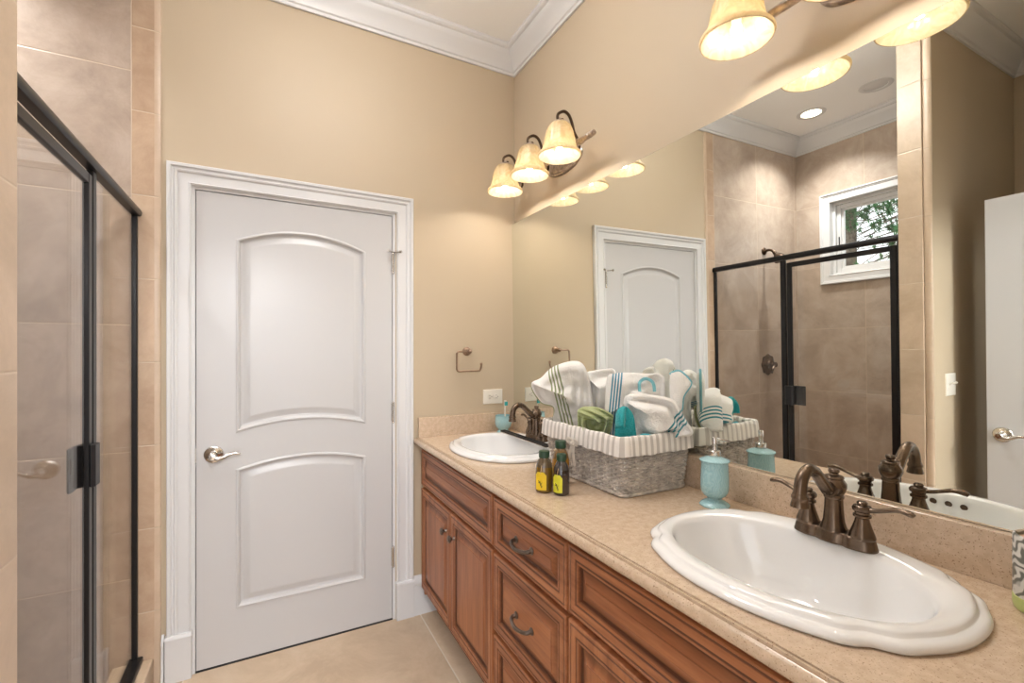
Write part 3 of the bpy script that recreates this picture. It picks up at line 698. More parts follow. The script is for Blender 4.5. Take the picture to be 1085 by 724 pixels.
# ------------------------------------------------------------------ sinks
def make_sink(cx, cy, label):
    t = thing('sink', label, 'sink', (cx, cy, CT), 'white oval drop-in sinks')
    N = 192; m = MB()
    # (extra inset, z above the counter, use notch)
    rings = [(0.006, 0.0005, 1), (0.001, 0.003, 1), (0.0, 0.008, 1), (0.003, 0.013, 1), (0.009, 0.0165, 1), (0.015, 0.0175, 1), (0.018, 0.0185, 1), (0.0195, 0.023, 1), (0.024, 0.0255, 1), (0.034, 0.0265, 0.7)]
    def pt(i, ins, z, kn):
        th = 2 * pi * i / N
        a = sink_r(th, AX, AY, notch=True); b = sink_r(th, AX, AY, notch=False)
        r = b + (a - b) * kn - ins
        return (cx + r * cos(th), cy + r * sin(th), CT + z)
    vs = [pt(i, *rg) for rg in rings for i in range(N)]; k0 = len(rings)
    # bowl rings: oval moved to the front so the deck behind holds the faucet
    bowl = [(0.175, 0.248, -0.026, 0.0255), (0.171, 0.243, -0.026, 0.021), (0.167, 0.238, -0.026, 0.010), (0.162, 0.231, -0.026, -0.015), (0.150, 0.208, -0.022, -0.055), (0.135, 0.184, -0.018, -0.095), (0.105, 0.140, -0.010, -0.125), (0.065, 0.08, -0.003, -0.138), (0.026, 0.026, 0, -0.142)]
    for ax, ay, dx, z in bowl:
        for i in range(N):
            th = 2 * pi * i / N; r = sink_r(th, ax, ay, n=2.08, notch=False); vs.append((cx + dx + r * cos(th), cy + r * sin(th), CT + z))
    K = len(rings) + len(bowl)
    m.add(vs, [(k * N + i, k * N + (i + 1) % N, (k + 1) * N + (i + 1) % N, (k + 1) * N + i) for k in range(K - 1) for i in range(N)])
    obj('basin', m, 'porcelain', t, ang=60)
    d = MB().lathe([(0.027, -0.1415), (0.026, -0.138), (0.018, -0.139), (0.017, -0.136), (0.010, -0.133), (0.001, -0.132)], (cx, cy, CT), 'Z', 28)
    obj('drain', d, 'bronze', t)
    for k in (-1, 0, 1):
        th = pi + k * 0.0; y = cy + k * 0.034
        xx = cx - 0.026 - 0.1632 * (1 - ((y - cy) / 0.235) ** 2) ** 0.5
        h = MB(); h.lathe([(0.0085, 0.0), (0.0085, 0.0012), (0.006, 0.0014), (0.001, 0.0014)], (0, 0, 0), 'X', 16); place(h, Matrix.Translation((xx + 0.0005, y, CT - 0.004)) @ Matrix.Rotation(radians(12), 4, 'Y'))
        obj('overflow_hole', h, 'bronze_dark', t)
    return t
make_sink(*SK[0], 'white oval sink with a scalloped rim, large in the foreground')
make_sink(*SK[1], 'white oval sink at the back wall, beyond the towel basket')

# ------------------------------------------------------------------ faucets (built once, copied)
def make_faucet(label):
    t = thing('faucet', label, 'faucet', (0, 0, 0), 'bronze two-handle faucets')
    N = 120; m = MB(); vs = []
    def br(th, k):
        x = 0.029 * k * cos(th); y = 0.083 * k * sin(th)
        w = 1 - 0.16 * (math.exp(-((abs(y) - 0.028) / 0.010) ** 2))
        if abs(sin(th)) > 0.9: pass
        return x * w, y
    rg = [(1.0, 0.0), (1.0, 0.004), (0.97, 0.006), (0.93, 0.012), (0.86, 0.020), (0.80, 0.024), (0.76, 0.025)]
    for k, z in rg:
        for i in range(N):
            th = 2 * pi * i / N; c, s = cos(th), sin(th); c = math.copysign(abs(c) ** 0.7, c); s = math.copysign(abs(s) ** 0.8, s)
            x = 0.030 * k * c; y = (0.084 - 0.030 * (1 - k)) * s * 1.0
            w = 1 - 0.20 * math.exp(-((abs(y) - 0.027) / 0.009) ** 2)
            vs.append((x * w, y, z))
    K = len(rg); m.add(vs, [(k * N + i, k * N + (i + 1) % N, (k + 1) * N + (i + 1) % N, (k + 1) * N + i) for k in range(K - 1) for i in range(N)] + [tuple((K - 1) * N + i for i in range(N))])
    obj('base_plate', m, 'bronze', t)
    obj('column', MB().lathe([(0.0255, 0.022), (0.0255, 0.028), (0.0235, 0.033), (0.0205, 0.045), (0.0185, 0.070), (0.0175, 0.092), (0.0195, 0.095), (0.0195, 0.099), (0.0175, 0.102), (0.021, 0.107), (0.0245, 0.117), (0.0245, 0.127), (0.020, 0.134), (0.0185, 0.137), (0.020, 0.139), (0.018, 0.143), (0.010, 0.146), (0.0085, 0.149), (0.0115, 0.153), (0.010, 0.158), (0.001, 0.160)], n=40), 'bronze', t)
    sp = MB().tube([(-0.010, 0, 0.114), (-0.030, 0, 0.120), (-0.055, 0, 0.143), (-0.078, 0, 0.163), (-0.102, 0, 0.168), (-0.122, 0, 0.152), (-0.129, 0, 0.128), (-0.130, 0, 0.118)],
                   [0.0155, 0.0135, 0.0125, 0.0122, 0.0120, 0.0125, 0.0130, 0.0130], n=20, smooth=6)
    sp.lathe([(0.0135, 0.122), (0.0165, 0.116), (0.0165, 0.112), (0.015, 0.108), (0.0175, 0.098), (0.018, 0.094), (0.014, 0.094), (0.012, 0.100)], (-0.130, 0, 0), 'Z', 24, cap0=False, cap1=True)
    sp.lathe([(0.0175, -0.006), (0.0175, 0.0)], (-0.018, 0, 0.116), 'X', 20)
    obj('spout', sp, 'bronze', t)
    for s in (1, -1):
        h = MB().lathe([(0.0235, 0.022), (0.0245, 0.026), (0.0225, 0.033), (0.0175, 0.047), (0.0135, 0.060), (0.0125, 0.066), (0.0165, 0.069), (0.0165, 0.073), (0.0135, 0.075), (0.0135, 0.079), (0.0175, 0.082), (0.0185, 0.087), (0.0155, 0.092), (0.0095, 0.094), (0.009, 0.096), (0.0105, 0.098), (0.008, 0.101), (0.001, 0.102)], (0, s * 0.056, 0), 'Z', 32)
        ho = obj('handle', h, 'bronze', t)
        l = MB().tube([(0.0, s * 0.060, 0.086), (0.0, s * 0.078, 0.087), (0.001, s * 0.100, 0.094), (0.001, s * 0.122, 0.101), (0.0, s * 0.140, 0.099), (0.0, s * 0.146, 0.096)], [0.0085, 0.0065, 0.0060, 0.0072, 0.0078, 0.0050], n=14, smooth=5, flat=0.75)
        obj('lever', l, 'bronze', ho)
    return t
def copy_tree(o, parent=None):
    c = o.copy(); col.objects.link(c)
    if parent is not None: c.parent = parent
    for ch in [x for x in bpy.data.objects if x.parent == o]: copy_tree(ch, c)
    return c
f0 = make_faucet('bronze two-handle faucet on the near sink'); f0.location = (1.128, 0.575, CT + 0.026)
f1 = copy_tree(f0); f1.location = (1.138, 1.885, CT + 0.026); f1['label'] = 'bronze two-handle faucet on the far sink, behind the basket'

# dark tray on the far sink
tr = MB(); P = [(1.072, 1.70), (1.100, 1.70), (1.100, 2.135), (1.072, 2.135)]
ring_panel(tr, P, [(0.003, 0.0), (0, 0.002), (0, 0.010), (0.002, 0.011), (0.004, 0.010), (0.005, 0.005)], lambda u, v, h: (u, v, CT + 0.0265 + h)); tr.f.append((0, 1, 2, 3))
to = thing('slim_tray', 'long slim dark tray lying along the back rim of the far sink', 'tray', (1.088, 1.92, CT + 0.0265))
obj('tray_body', tr, 'black_plastic', to, ang=30)
obj('foot_rail', MB().box(1.066, 1.0715, 1.71, 2.125, CT + 0.0262, CT + 0.031), 'chrome', to, smooth=False, bevel=0.001)

# ------------------------------------------------------------------ vanity lights
def vanity_light(yc, label):
    t = thing('vanity_light', label, 'wall light', (XM, yc, 2.22), 'three-shade vanity lights above the mirror')
    XB, ZB = 1.145, 2.222
    # oval back plate
    m = MB(); n = 48
    rg = [(1.0, 0.0), (1.0, 0.006), (0.95, 0.012), (0.86, 0.014), (0.80, 0.020), (0.5, 0.026), (0.02, 0.028)]
    vs = [(XM - h, yc + 0.145 * k * cos(2 * pi * i / n), 2.262 + 0.060 * k * sin(2 * pi * i / n)) for k, h in rg for i in range(n)]
    m.add(vs, [(k * n + i, k * n + (i + 1) % n, (k + 1) * n + (i + 1) % n, (k + 1) * n + i) for k in range(len(rg) - 1) for i in range(n)])
    bp = obj('back_plate', m, 'pewter', t)
    for s in (-1, 1):
        st = MB().tube([(XM - 0.02, yc + s * 0.05, 2.262), (XM - 0.06, yc + s * 0.05, 2.262), (XB, yc + s * 0.05, ZB)], 0.008, n=12, smooth=3)
        obj('stem', st, 'pewter', t)
    b = MB(); L = 0.372
    pf = [(0.001, -L - 0.004), (0.010, -L - 0.002), (0.012, -L + 0.008), (0.010, -L + 0.016), (0.0125, -L + 0.02), (0.0125, -L + 0.026), (0.010, -L + 0.030), (0.0125, -L + 0.034), (0.0125, -L + 0.04), (0.011, -L + 0.05), (0.012, -0.30), (0.015, -0.285), (0.015, -0.275), (0.011, -0.265), (0.011, -0.225), (0.0125, -0.12), (0.010, -0.06), (0.014, 0.0)]
    pf = pf + [(r, -z) for r, z in pf[::-1][1:]]
    b.lathe(pf, (XB, yc, ZB), 'Y', 20, cap0=False, cap1=False); obj('bar', b, 'pewter', t)
    for dy in (-0.245, 0, 0.245):
        y = yc + dy; xs = 1.068
        a = MB().tube([(XB, y, ZB - 0.012), (XB + 0.012, y, ZB - 0.028), (XB + 0.024, y, ZB - 0.010), (XB + 0.018, y, ZB + 0.02), (XB - 0.004, y, ZB + 0.052), (XB - 0.016, y, ZB + 0.090), (XB - 0.032, y, ZB + 0.118), (XB - 0.056, y, ZB + 0.126), (xs - 0.006, y, ZB + 0.110), (xs - 0.010, y, ZB + 0.090), (xs + 0.003, y, ZB + 0.078), (xs + 0.013, y, ZB + 0.087)],
                      [0.0050, 0.0050, 0.0054, 0.0056, 0.006, 0.0062, 0.0064, 0.0062, 0.0060, 0.0056, 0.0055, 0.0065], n=10, smooth=5)
        a.sphere((xs + 0.013, y, ZB + 0.089), 0.0078, 12, 8)
        arm = obj('arm', a, 'bronze_dark', t)
        fi = MB().lathe([(0.005, ZB + 0.084), (0.007, ZB + 0.078), (0.014, ZB + 0.074), (0.024, ZB + 0.069), (0.029, ZB + 0.062), (0.0295, ZB + 0.056), (0.026, ZB + 0.056)], (xs, y, 0.010), 'Z', 24); obj('fitter', fi, 'pewter', t)
        fl_ = lambda an, h: 0.038 * abs(cos(9 * an)) * max(0, min(1, (h - 2.170) / 0.02)) * max(0, min(1, (2.282 - h) / 0.02))
        pr = [(0.0250, 2.284), (0.0380, 2.279), (0.0480, 2.266), (0.0550, 2.246), (0.0595, 2.224), (0.0630, 2.203), (0.0675, 2.186), (0.0740, 2.173), (0.0815, 2.164), (0.0860, 2.161), (0.0890, 2.157), (0.0895, 2.152), (0.0880, 2.148), (0.0845, 2.1475), (0.0800, 2.156), (0.0715, 2.167), (0.0650, 2.182), (0.0605, 2.202), (0.0570, 2.224), (0.0525, 2.245), (0.0455, 2.262), (0.0360, 2.274), (0.0240, 2.279)]
        sh_ = MB().lathe(pr, (xs, y, 0.010), 'Z', 108, cap0=False, cap1=False, flute=fl_); obj('lamp_shade', sh_, 'shade', t, ang=60)
        bu = MB().sphere((xs, y, 2.184), 0.013, 16, 10)
        so = MB().lathe([(0.012, 2.285), (0.013, 2.26), (0.0135, 2.22), (0.010, 2.192)], (xs, y, 0), 'Z', 18); obj('socket', so, 'plate', t)
        bo = obj('bulb', bu, 'bulb', t)
    return t
vanity_light(1.83, 'three-shade bronze wall light above the far sink')
vanity_light(0.53, 'three-shade bronze wall light at the top edge of the frame, above the near sink')

# ------------------------------------------------------------------ recessed ceiling lights
def can_light(x, y, label, lit=True):
    t = thing('recessed_light', label, 'ceiling light', (x, y, ZC), 'round recessed ceiling lights')
    obj('trim_ring', MB().lathe([(0.062, 0.012), (0.066, -0.003), (0.082, -0.005), (0.092, -0.003), (0.094, 0.0)], (x, y, ZC), 'Z', 40, cap0=False, cap1=False), 'trim', t)
    obj('lens', MB().lathe([(0.064, -0.0005), (0.060, -0.0015), (0.001, -0.002)], (x, y, ZC), 'Z', 32), 'can_lens' if lit else 'trim', t)
    if lit:
        ld = bpy.data.lights.new('can_light', 'AREA'); ld.shape = 'DISK'; ld.size = 0.12; ld.energy = CAN_W; ld.color = CAN_COL; ld.spread = radians(115)
        lo = bpy.data.objects.new('can_light', ld); col.objects.link(lo); lo.location = (0, 0, -0.006); lo.parent = t
can_light(-1.10, 1.97, 'lit round ceiling light inside the shower')
can_light(-1.10, 1.56, 'unlit round ceiling trim inside the shower', lit=False)
LX, LY = 0.25, 1.35  # unseen fixture added as fill for the room and its ceiling
dl = thing('added_fill_pendant', 'added fill light, unseen, a glowing globe on a short stem over the middle of the room', 'ceiling light', (LX, LY, ZC))
obj('fill_canopy', MB().lathe([(0.065, 0.0), (0.065, -0.012), (0.05, -0.025), (0.012, -0.03), (0.010, -0.16)], (LX, LY, ZC), 'Z', 32), 'nickel', dl)
obj('fill_globe', MB().lathe([(0.02, -0.155), (0.10, -0.165), (0.155, -0.19), (0.175, -0.225), (0.165, -0.26), (0.12, -0.29), (0.06, -0.305), (0.001, -0.31)], (LX, LY, ZC), 'Z', 32), 'fill_dome', dl)

# unseen fill globe, added to light the room through the doorway
M['hall_fill_globe'] = emit('hall_fill_glass', (0.97, 0.98, 1.0), HALL_FILL_L)
HX, HY = -0.1, -1.3
ht = thing('added_hall_fill', 'added fill light, unseen, a glowing globe hung beyond the doorway', 'ceiling light', (HX, HY, 2.60))
obj('fill_canopy', MB().lathe([(0.07, 2.60), (0.07, 2.585), (0.05, 2.57), (0.012, 2.565), (0.010, 2.42)], (HX, HY, 0), 'Z', 28), 'nickel', ht)
obj('fill_globe', MB().sphere((HX, HY, 2.24), 0.19, 28, 16), 'hall_fill_globe', ht)
struct('ceiling_hall', box(-2.2, 2.0, -3.0, -0.10, 2.60, 2.7), 'ceil', 'ceiling of the hall beyond the doorway', 'ceiling', smooth=False)
struct('floor_hall', box(-2.2, 2.0, -3.0, -0.10, -0.1, 0), 'floor', 'floor of the hall beyond the doorway', 'floor', smooth=False)

# ------------------------------------------------------------------ wall fittings
tr_ = thing('towel_ring', 'bronze open square towel ring on the back wall', 'towel ring', (0.963, YB, 1.354))
obj('post', MB().lathe([(0.024, 0), (0.024, -0.003), (0.021, -0.008), (0.013, -0.012), (0.010, -0.020), (0.008, -0.030), (0.012, -0.036), (0.013, -0.045), (0.0105, -0.052), (0.005, -0.056), (0.007, -0.062), (0.001, -0.067)], (0.966, YB, 1.352), 'Y', 24), 'ring_metal', tr_)
YR = YB - 0.044
obj('ring', MB().tube([(0.966, YR, 1.350), (0.930, YR, 1.350), (0.902, YR, 1.350), (0.893, YR, 1.341), (0.892, YR, 1.330), (0.892, YR, 1.270), (0.893, YR, 1.254), (0.903, YR, 1.246), (0.930, YR, 1.246), (1.010, YR, 1.246), (1.024, YR, 1.249), (1.031, YR, 1.262), (1.033, YR, 1.280)], [0.0052] * 12 + [0.0058], n=10, smooth=3).sphere((1.033, YR, 1.283), 0.0075, 12, 8), 'ring_metal', tr_)

ou = thing('outlet', 'cream sideways double outlet on the back wall above the splash', 'outlet', (1.123, YB, 1.098))
pm = MB(); P = [(1.064, 1.0575), (1.182, 1.0575), (1.182, 1.1385), (1.064, 1.1385)]
ring_panel(pm, P, [(0, 0), (0, 0.003), (0.003, 0.006), (0.006, 0.0065)], lambda u, v, h: (u, YB - h, v)); obj('cover_plate', pm, 'plate', ou, ang=20)
for cx in (1.1035, 1.1425):
    f = MB().lathe([(0.0165, 0.0), (0.0165, -0.0078), (0.015, -0.0085), (0.001, -0.0085)], (cx, YB, 1.098), 'Y', 24); fo = obj('socket', f, 'plate', ou)
    s = MB().box(cx - 0.006, cx + 0.001, YB - 0.0092, YB - 0.008, 1.1045, 1.1065).box(cx - 0.006, cx + 0.003, YB - 0.0092, YB - 0.008, 1.0895, 1.0915).box(cx + 0.007, cx + 0.011, YB - 0.0092, YB - 0.008, 1.096, 1.100)
    obj('slot', s, 'slot', fo, smooth=False)
sw = thing('light_switch', 'white double toggle switch on the partition, seen in the mirror', 'light switch', (-0.585, YJ0, 1.135))
pm = MB(); P = [(-0.640, 1.078), (-0.530, 1.078), (-0.530, 1.192), (-0.640, 1.192)]
ring_panel(pm, P, [(0, 0), (0, 0.003), (0.003, 0.006), (0.006, 0.0065)], lambda u, v, h: (u, YJ0 - h, v)); obj('cover_plate', pm, 'plate', sw, ang=20)
for cx in (-0.608, -0.562):
    obj('toggle', MB().add and MB().tube([(cx, YJ0 - 0.005, 1.135), (cx, YJ0 - 0.022, 1.146)], 0.0048, n=8), 'plate', sw)

# ------------------------------------------------------------------ wicker basket
BKX0, BKX1, BKY0, BKY1 = 0.957, 1.222, 1.076, 1.470
ZT = 1.094
def bk_rect(z, extra=0.0):
    k = (z - CT) / (ZT - CT)
    return (BKX0 - 0.020 * k - extra, BKX1 + 0.012 * k + extra, BKY0 - 0.020 * k - extra, BKY1 + 0.034 * k + extra)
def bk_path(z, extra=0.0, step=0.0045, rc=0.022):
    x0, x1, y0, y1 = bk_rect(z, extra); pts = []
    segs = [((x0 + rc, y0), (x1 - rc, y0), 0), ((x1, y0 + rc), (x1, y1 - rc), 1), ((x1 - rc, y1), (x0 + rc, y1), 2), ((x0, y1 - rc), (x0, y0 + rc), 3)]
    cent = [(x1 - rc, y0 + rc), (x1 - rc, y1 - rc), (x0 + rc, y1 - rc), (x0 + rc, y0 + rc)]
    for k, (a, b, i) in enumerate(segs):
        L = sqrt((b[0] - a[0]) ** 2 + (b[1] - a[1]) ** 2); n = int(round(L / 0.0045 * 0.0045 / step))
        d = ((b[0] - a[0]) / L, (b[1] - a[1]) / L); nr = (d[1], -d[0])
        for j in range(n): pts.append((a[0] + d[0] * L * j / n, a[1] + d[1] * L * j / n, nr[0], nr[1]))
        c = cent[k]; a0 = math.atan2(b[1] - c[1], b[0] - c[0])
        for j in range(8):
            an = a0 + pi / 2 * j / 8; pts.append((c[0] + rc * cos(an), c[1] + rc * sin(an), cos(an), sin(an)))
    return pts
bk = thing('wicker_basket', 'grey wicker basket with a striped liner holding rolled towels', 'basket', (1.09, 1.27, CT))
wk = simple('grey_wicker', (0.52, 0.47, 0.42), 0.6, noise_amt=0.30, nscale=35)
base_path = bk_path(CT + 0.01); NP = len(base_path); NS = 84
wv = MB(); rows = 24
for r in range(rows):
    z = CT + 0.012 + r * (ZT - 0.006 - CT - 0.012) / (rows - 1); P = bk_path(z); n_ = len(P)
    pts = []
    for i in range(NS * 4):
        u = i / (NS * 4) * n_; a = P[int(u) % n_]; b = P[(int(u) + 1) % n_]; f_ = u - int(u)
        q = [a[k] * (1 - f_) + b[k] * f_ for k in range(4)]
        w_ = 0.0040 * cos(pi * (i / 4) + (pi if r % 2 else 0)); jz = 0.0012 * sin(i * 0.37 + r * 2.1)
        pts.append((q[0] + q[2] * w_, q[1] + q[3] * w_, z + jz))
    wv.tube(pts, 0.0033, n=6, closed=True, flat=1.0)
obj('woven_side', wv, wk, bk)
sk = MB()
P0 = bk_path(CT + 0.008); P1 = bk_path(ZT - 0.004)
for i in range(NS):
    a = P0[int((i + 0.0) / NS * len(P0)) % len(P0)]; b = P1[int((i + 0.0) / NS * len(P1)) % len(P1)]
    sk.tube([(a[0], a[1], CT + 0.006), (b[0], b[1], ZT - 0.004)], 0.0028, n=5)
x0, x1, y0, y1 = bk_rect(CT); sk.box(x0 + 0.004, x1 - 0.004, y0 + 0.004, y1 - 0.004, CT + 0.004, CT + 0.010)
obj('stakes', sk, wk, bk)
# braided foot and rim
for nm, zz, ex in (('foot_braid', CT + 0.0075, 0.002),):
    br_ = MB()
    for ph in (0, 2 * pi / 3, 4 * pi / 3):
        P = bk_path(zz); n_ = len(P)
        br_.tube([(p[0] + p[2] * (ex + 0.003 * cos(i * 0.55 + ph)), p[1] + p[3] * (ex + 0.003 * cos(i * 0.55 + ph)), zz + 0.003 * sin(i * 0.55 + ph)) for i, p in enumerate(P)], 0.0042, n=6, closed=True)
    obj(nm, br_, wk, bk)
# liner: folded over the rim, gathered, with a UV running round the rim
lm, lt, lb = new_mat('striped_liner'); uvn = lt.nodes.new('ShaderNodeUVMap'); spn = lt.nodes.new('ShaderNodeSeparateXYZ'); lt.links.new(uvn.outputs[0], spn.inputs[0])
q = math_n(lt, 'FRACT', math_n(lt, 'MULTIPLY', spn.outputs[0], 1 / 0.0245)); st_ = math_n(lt, 'LESS_THAN', math_n(lt, 'ABSOLUTE', math_n(lt, 'SUBTRACT', q, 0.5)), 0.22)
lt.links.new(mixc(lt, st_, (0.84, 0.80, 0.755), (0.57, 0.53, 0.49)), lb.inputs['Base Color']); setp(lb, Roughness=0.9)
ln = MB(); secs = [(-0.012, -0.10), (-0.009, -0.02), (-0.004, 0.002), (0.002, 0.0055), (0.007, 0.001), (0.0095, -0.012), (0.0115, -0.030), (0.0125, -0.046), (0.0135, -0.0535), (0.011, -0.053)]
P = bk_path(ZT, step=0.003); n_ = len(P); per = 0; vs = []; cum = [0]
for i in range(n_): cum.append(cum[-1] + sqrt((P[(i + 1) % n_][0] - P[i][0]) ** 2 + (P[(i + 1) % n_][1] - P[i][1]) ** 2))
base_i = len(ln.v)
for i in range(n_):
    p = P[i]; s_ = cum[i]
    for k, (ex, dz) in enumerate(secs):
        amp = 0.0010 * max(0.15, min(1, k / 8)); wv_ = amp * (sin(s_ * 2 * pi / 0.0225) + 0.6 * sin(s_ * 2 * pi / 0.0137 + 1.3))
        dzz = 0.0012 * sin(s_ * 2 * pi / 0.05 + 1) * (k / 9) + 0.0015 * sin(s_ * 2 * pi / 0.11)
        vs.append((p[0] + p[2] * (ex + wv_), p[1] + p[3] * (ex + wv_), ZT + dz + dzz)); ln.uv[len(vs) - 1] = (s_, dz)
n2 = len(secs); ln.add(vs, [(i * n2 + k, ((i + 1) % n_) * n2 + k, ((i + 1) % n_) * n2 + k + 1, i * n2 + k + 1) for i in range(n_) for k in range(n2 - 1)])
lo_ = obj('liner', ln, lm, bk, ang=80); lo_['label'] = 'white liner with soft grey stripes folded over the rim'
# bow tied on the long side
bw = MB(); bx = 0.916; by = 1.272; bz = 1.045
for sg in (1, -1):
    bw.tube([(bx, by, bz + 0.003), (bx - 0.008, by + sg * 0.014, bz + 0.015), (bx - 0.008, by + sg * 0.028, bz + 0.010), (bx - 0.005, by + sg * 0.020, bz - 0.003), (bx, by, bz)], 0.0055, n=8, flat=0.3, up=(1, 0, 0), smooth=4)
bw.tube([(bx - 0.003, by, bz), (bx - 0.005, by + 0.014, bz - 0.026), (bx - 0.004, by + 0.026, bz - 0.056)], 0.0080, n=8, flat=0.25, up=(1, 0, 0), smooth=4)
bw.tube([(bx - 0.003, by, bz), (bx - 0.006, by - 0.003, bz - 0.028), (bx - 0.004, by - 0.008, bz - 0.074)], 0.0080, n=8, flat=0.25, up=(1, 0, 0), smooth=4)
bw.sphere((bx - 0.005, by, bz + 0.001), 0.0085, 12, 8)
obj('bow', bw, 'ribbon', bk)

# ------------------------------------------------------------------ towels in the basket
VN = Vector((0.649, 0.760, 0)); VR = Vector((0.760, -0.649, 0))
def towel(name, pts, half, mat, label, seed, cat='towel', wr=0.010, flat=0.55, group='towels rolled up in the basket', core=None, shape=None, k=6):
    P = [Vector(p) for p in pts]; PS, _ = spline(P, [1] * len(P), k, True)
    c = Vector(core) if core else sum(P, Vector()) / len(P)
    m = MB(); n_ = len(PS); vs = []
    def ring(sgn, kk):
        out = []
        t = half * (1 - kk ** 2.6) ** flat
        for p in PS:
            q = c + (p - c) * kk
            nz_ = noise.noise(Vector((q.dot(VR) * 16 + seed, q.z * 16, sgn * 3))) * wr * (1 - kk ** 4) + noise.noise(Vector((q.dot(VR) * 45 + seed, q.z * 30, sgn * 5))) * wr * 0.35 * (1 - kk ** 4)
            if shape and sgn > 0: t = max(0.002, t + 0.5 * shape(q.dot(VR), q.z) * min(1.0, (1 - kk) * 5))
            out.append(q - VN * (sgn * (t + nz_ * 1.6)))
        return out
    ks = [1.0, 0.988, 0.965, 0.93, 0.885, 0.84, 0.79, 0.74, 0.69, 0.64, 0.59, 0.54, 0.48, 0.42, 0.36, 0.30, 0.24, 0.18, 0.12, 0.06]
    rings = [ring(-1, kk) for kk in ks[:0:-1]] + [ring(1, kk) for kk in ks]
    for r in rings: vs += r
    R_ = len(rings)
    o_ = m.add(vs, [(a * n_ + i, a * n_ + (i + 1) % n_, (a + 1) * n_ + (i + 1) % n_, (a + 1) * n_ + i) for a in range(R_ - 1) for i in range(n_)] + [tuple(range(n_))[::-1], tuple((R_ - 1) * n_ + i for i in range(n_))])
    for i, v in enumerate(m.v): m.uv[i] = (Vector(v).dot(VR), v[2])
    base = (c.x, c.y, min(p.z for p in P))
    t = thing(name, label, cat, base, group)
    obj('cloth', m, mat, t, ang=80)
    return t
def hem(parent, pts, mat, r=0.003, closed=False, flat=1.0, out=0.0):
    P = [Vector(p) - VN * out for p in pts]
    return obj('hem', MB().tube(P, r, n=8, smooth=5, closed=closed, flat=flat, up=(VN.x, VN.y, 0)), mat, parent)
def creases(*L):
    # each crease: point, point, depth, half width -- a soft valley between two rolled layers
    def f(u, z):
        r = 0
        for p, q, dep, w in L:
            a, b = (Vector(p).dot(VR), p[2]), (Vector(q).dot(VR), q[2]); dx, dz = b[0] - a[0], b[1] - a[1]; Ls = dx * dx + dz * dz
            tt = ((u - a[0]) * dx + (z - a[1]) * dz) / Ls; e = max(0, -tt, tt - 1) * sqrt(Ls)
            dd = abs((u - a[0]) * dz - (z - a[1]) * dx) / sqrt(Ls); r -= dep * math.exp(-(dd / w) ** 2) * math.exp(-(e / 0.012) ** 2)
        return r
    return f
uvr = lambda p: (Vector(p).dot(VR), p[2])
SAGE = (0.27, 0.31, 0.15); TEAL = (0.05, 0.30, 0.36); AQUA = (0.22, 0.54, 0.62)
T1 = [(0.898, 1.521, 1.235), (0.924, 1.499, 1.253), (0.951, 1.476, 1.288), (0.978, 1.453, 1.306), (1.009, 1.427, 1.317), (1.033, 1.406, 1.317), (1.048, 1.393, 1.302), (1.058, 1.385, 1.274), (1.065, 1.379, 1.244), (1.073, 1.372, 1.152), (1.067, 1.377, 1.082), (1.03, 1.408, 1.038), (0.985, 1.446, 1.049), (0.96, 1.468, 1.091), (0.965, 1.464, 1.131), (0.957, 1.471, 1.149), (0.931, 1.493, 1.157), (0.915, 1.507, 1.178), (0.9, 1.519, 1.209)]
def bands(p0, p1, offs, w):
    # stripes parallel to the line p0-p1 in cloth UV
    a, b = uvr(p0), uvr(p1); d = (b[0] - a[0], b[1] - a[1]); L = sqrt(d[0] ** 2 + d[1] ** 2); nx, ny = -d[1] / L, d[0] / L
    ang = math.atan2(ny, nx); base = a[0] * nx + a[1] * ny
    return [(base + o, w) for o in offs], ang
b1, a1 = bands((0.951, 1.476, 1.275), (0.9855, 1.4445, 1.085), [0.0, -0.011, -0.022, -0.033, 0.011], 0.0045)
b1, a1 = bands((0.951, 1.476, 1.275), (0.9855, 1.4445, 1.085), [0.0, 0.012, 0.024, 0.036], 0.0056)
t1 = towel('bath_towel', T1, 0.070, terry('white_terry_sage_stripe', WHT, SAGE, b1, a1), 'white towel with sage green stripes standing tallest at the far end of the basket', 1.0, core=(1.01, 1.427, 1.19),
           shape=creases(((0.945, 1.481, 1.225), (0.985, 1.446, 1.205), 0.007, 0.012), ((0.99, 1.442, 1.30), (0.975, 1.455, 1.12), 0.006, 0.008), ((1.045, 1.395, 1.29), (1.05, 1.39, 1.11), 0.008, 0.010)))
hem(t1, [T1[0], T1[18], T1[17], T1[16], T1[15], T1[14], T1[13]], terry('sage_hem', SAGE), 0.0046)
T2 = [(1.076, 1.422, 1.262), (1.103, 1.399, 1.282), (1.143, 1.365, 1.29), (1.156, 1.354, 1.288), (1.164, 1.347, 1.267), (1.172, 1.34, 1.168), (1.156, 1.354, 1.079), (1.097, 1.404, 1.058), (1.076, 1.422, 1.147)]
towel('bath_towel', T2, 0.045, terry('plain_white_terry', WHT), 'plain white towel between the two towels with upright stripes', 5.0, shape=creases(((1.10, 1.402, 1.28), (1.105, 1.397, 1.12), 0.016, 0.010)))
k3 = 1.645 / 1.70
def rescale(P, k): return [(p[0] * k, p[1] * k, 1.3601 + (p[2] - 1.3601) * k) for p in P]
T3 = rescale([(1.081, 1.312, 1.124), (1.086, 1.308, 1.254), (1.106, 1.291, 1.275), (1.149, 1.254, 1.279), (1.203, 1.208, 1.276), (1.221, 1.192, 1.278), (1.233, 1.182, 1.268), (1.238, 1.178, 1.257), (1.238, 1.178, 1.181), (1.228, 1.187, 1.098), (1.179, 1.229, 1.061), (1.091, 1.304, 1.057)], k3)
s0, s1 = (1.098 * k3, 1.298 * k3, 1.3601 + (1.20 - 1.3601) * k3), (1.103 * k3, 1.2935 * k3, 1.3601 + (1.27 - 1.3601) * k3)
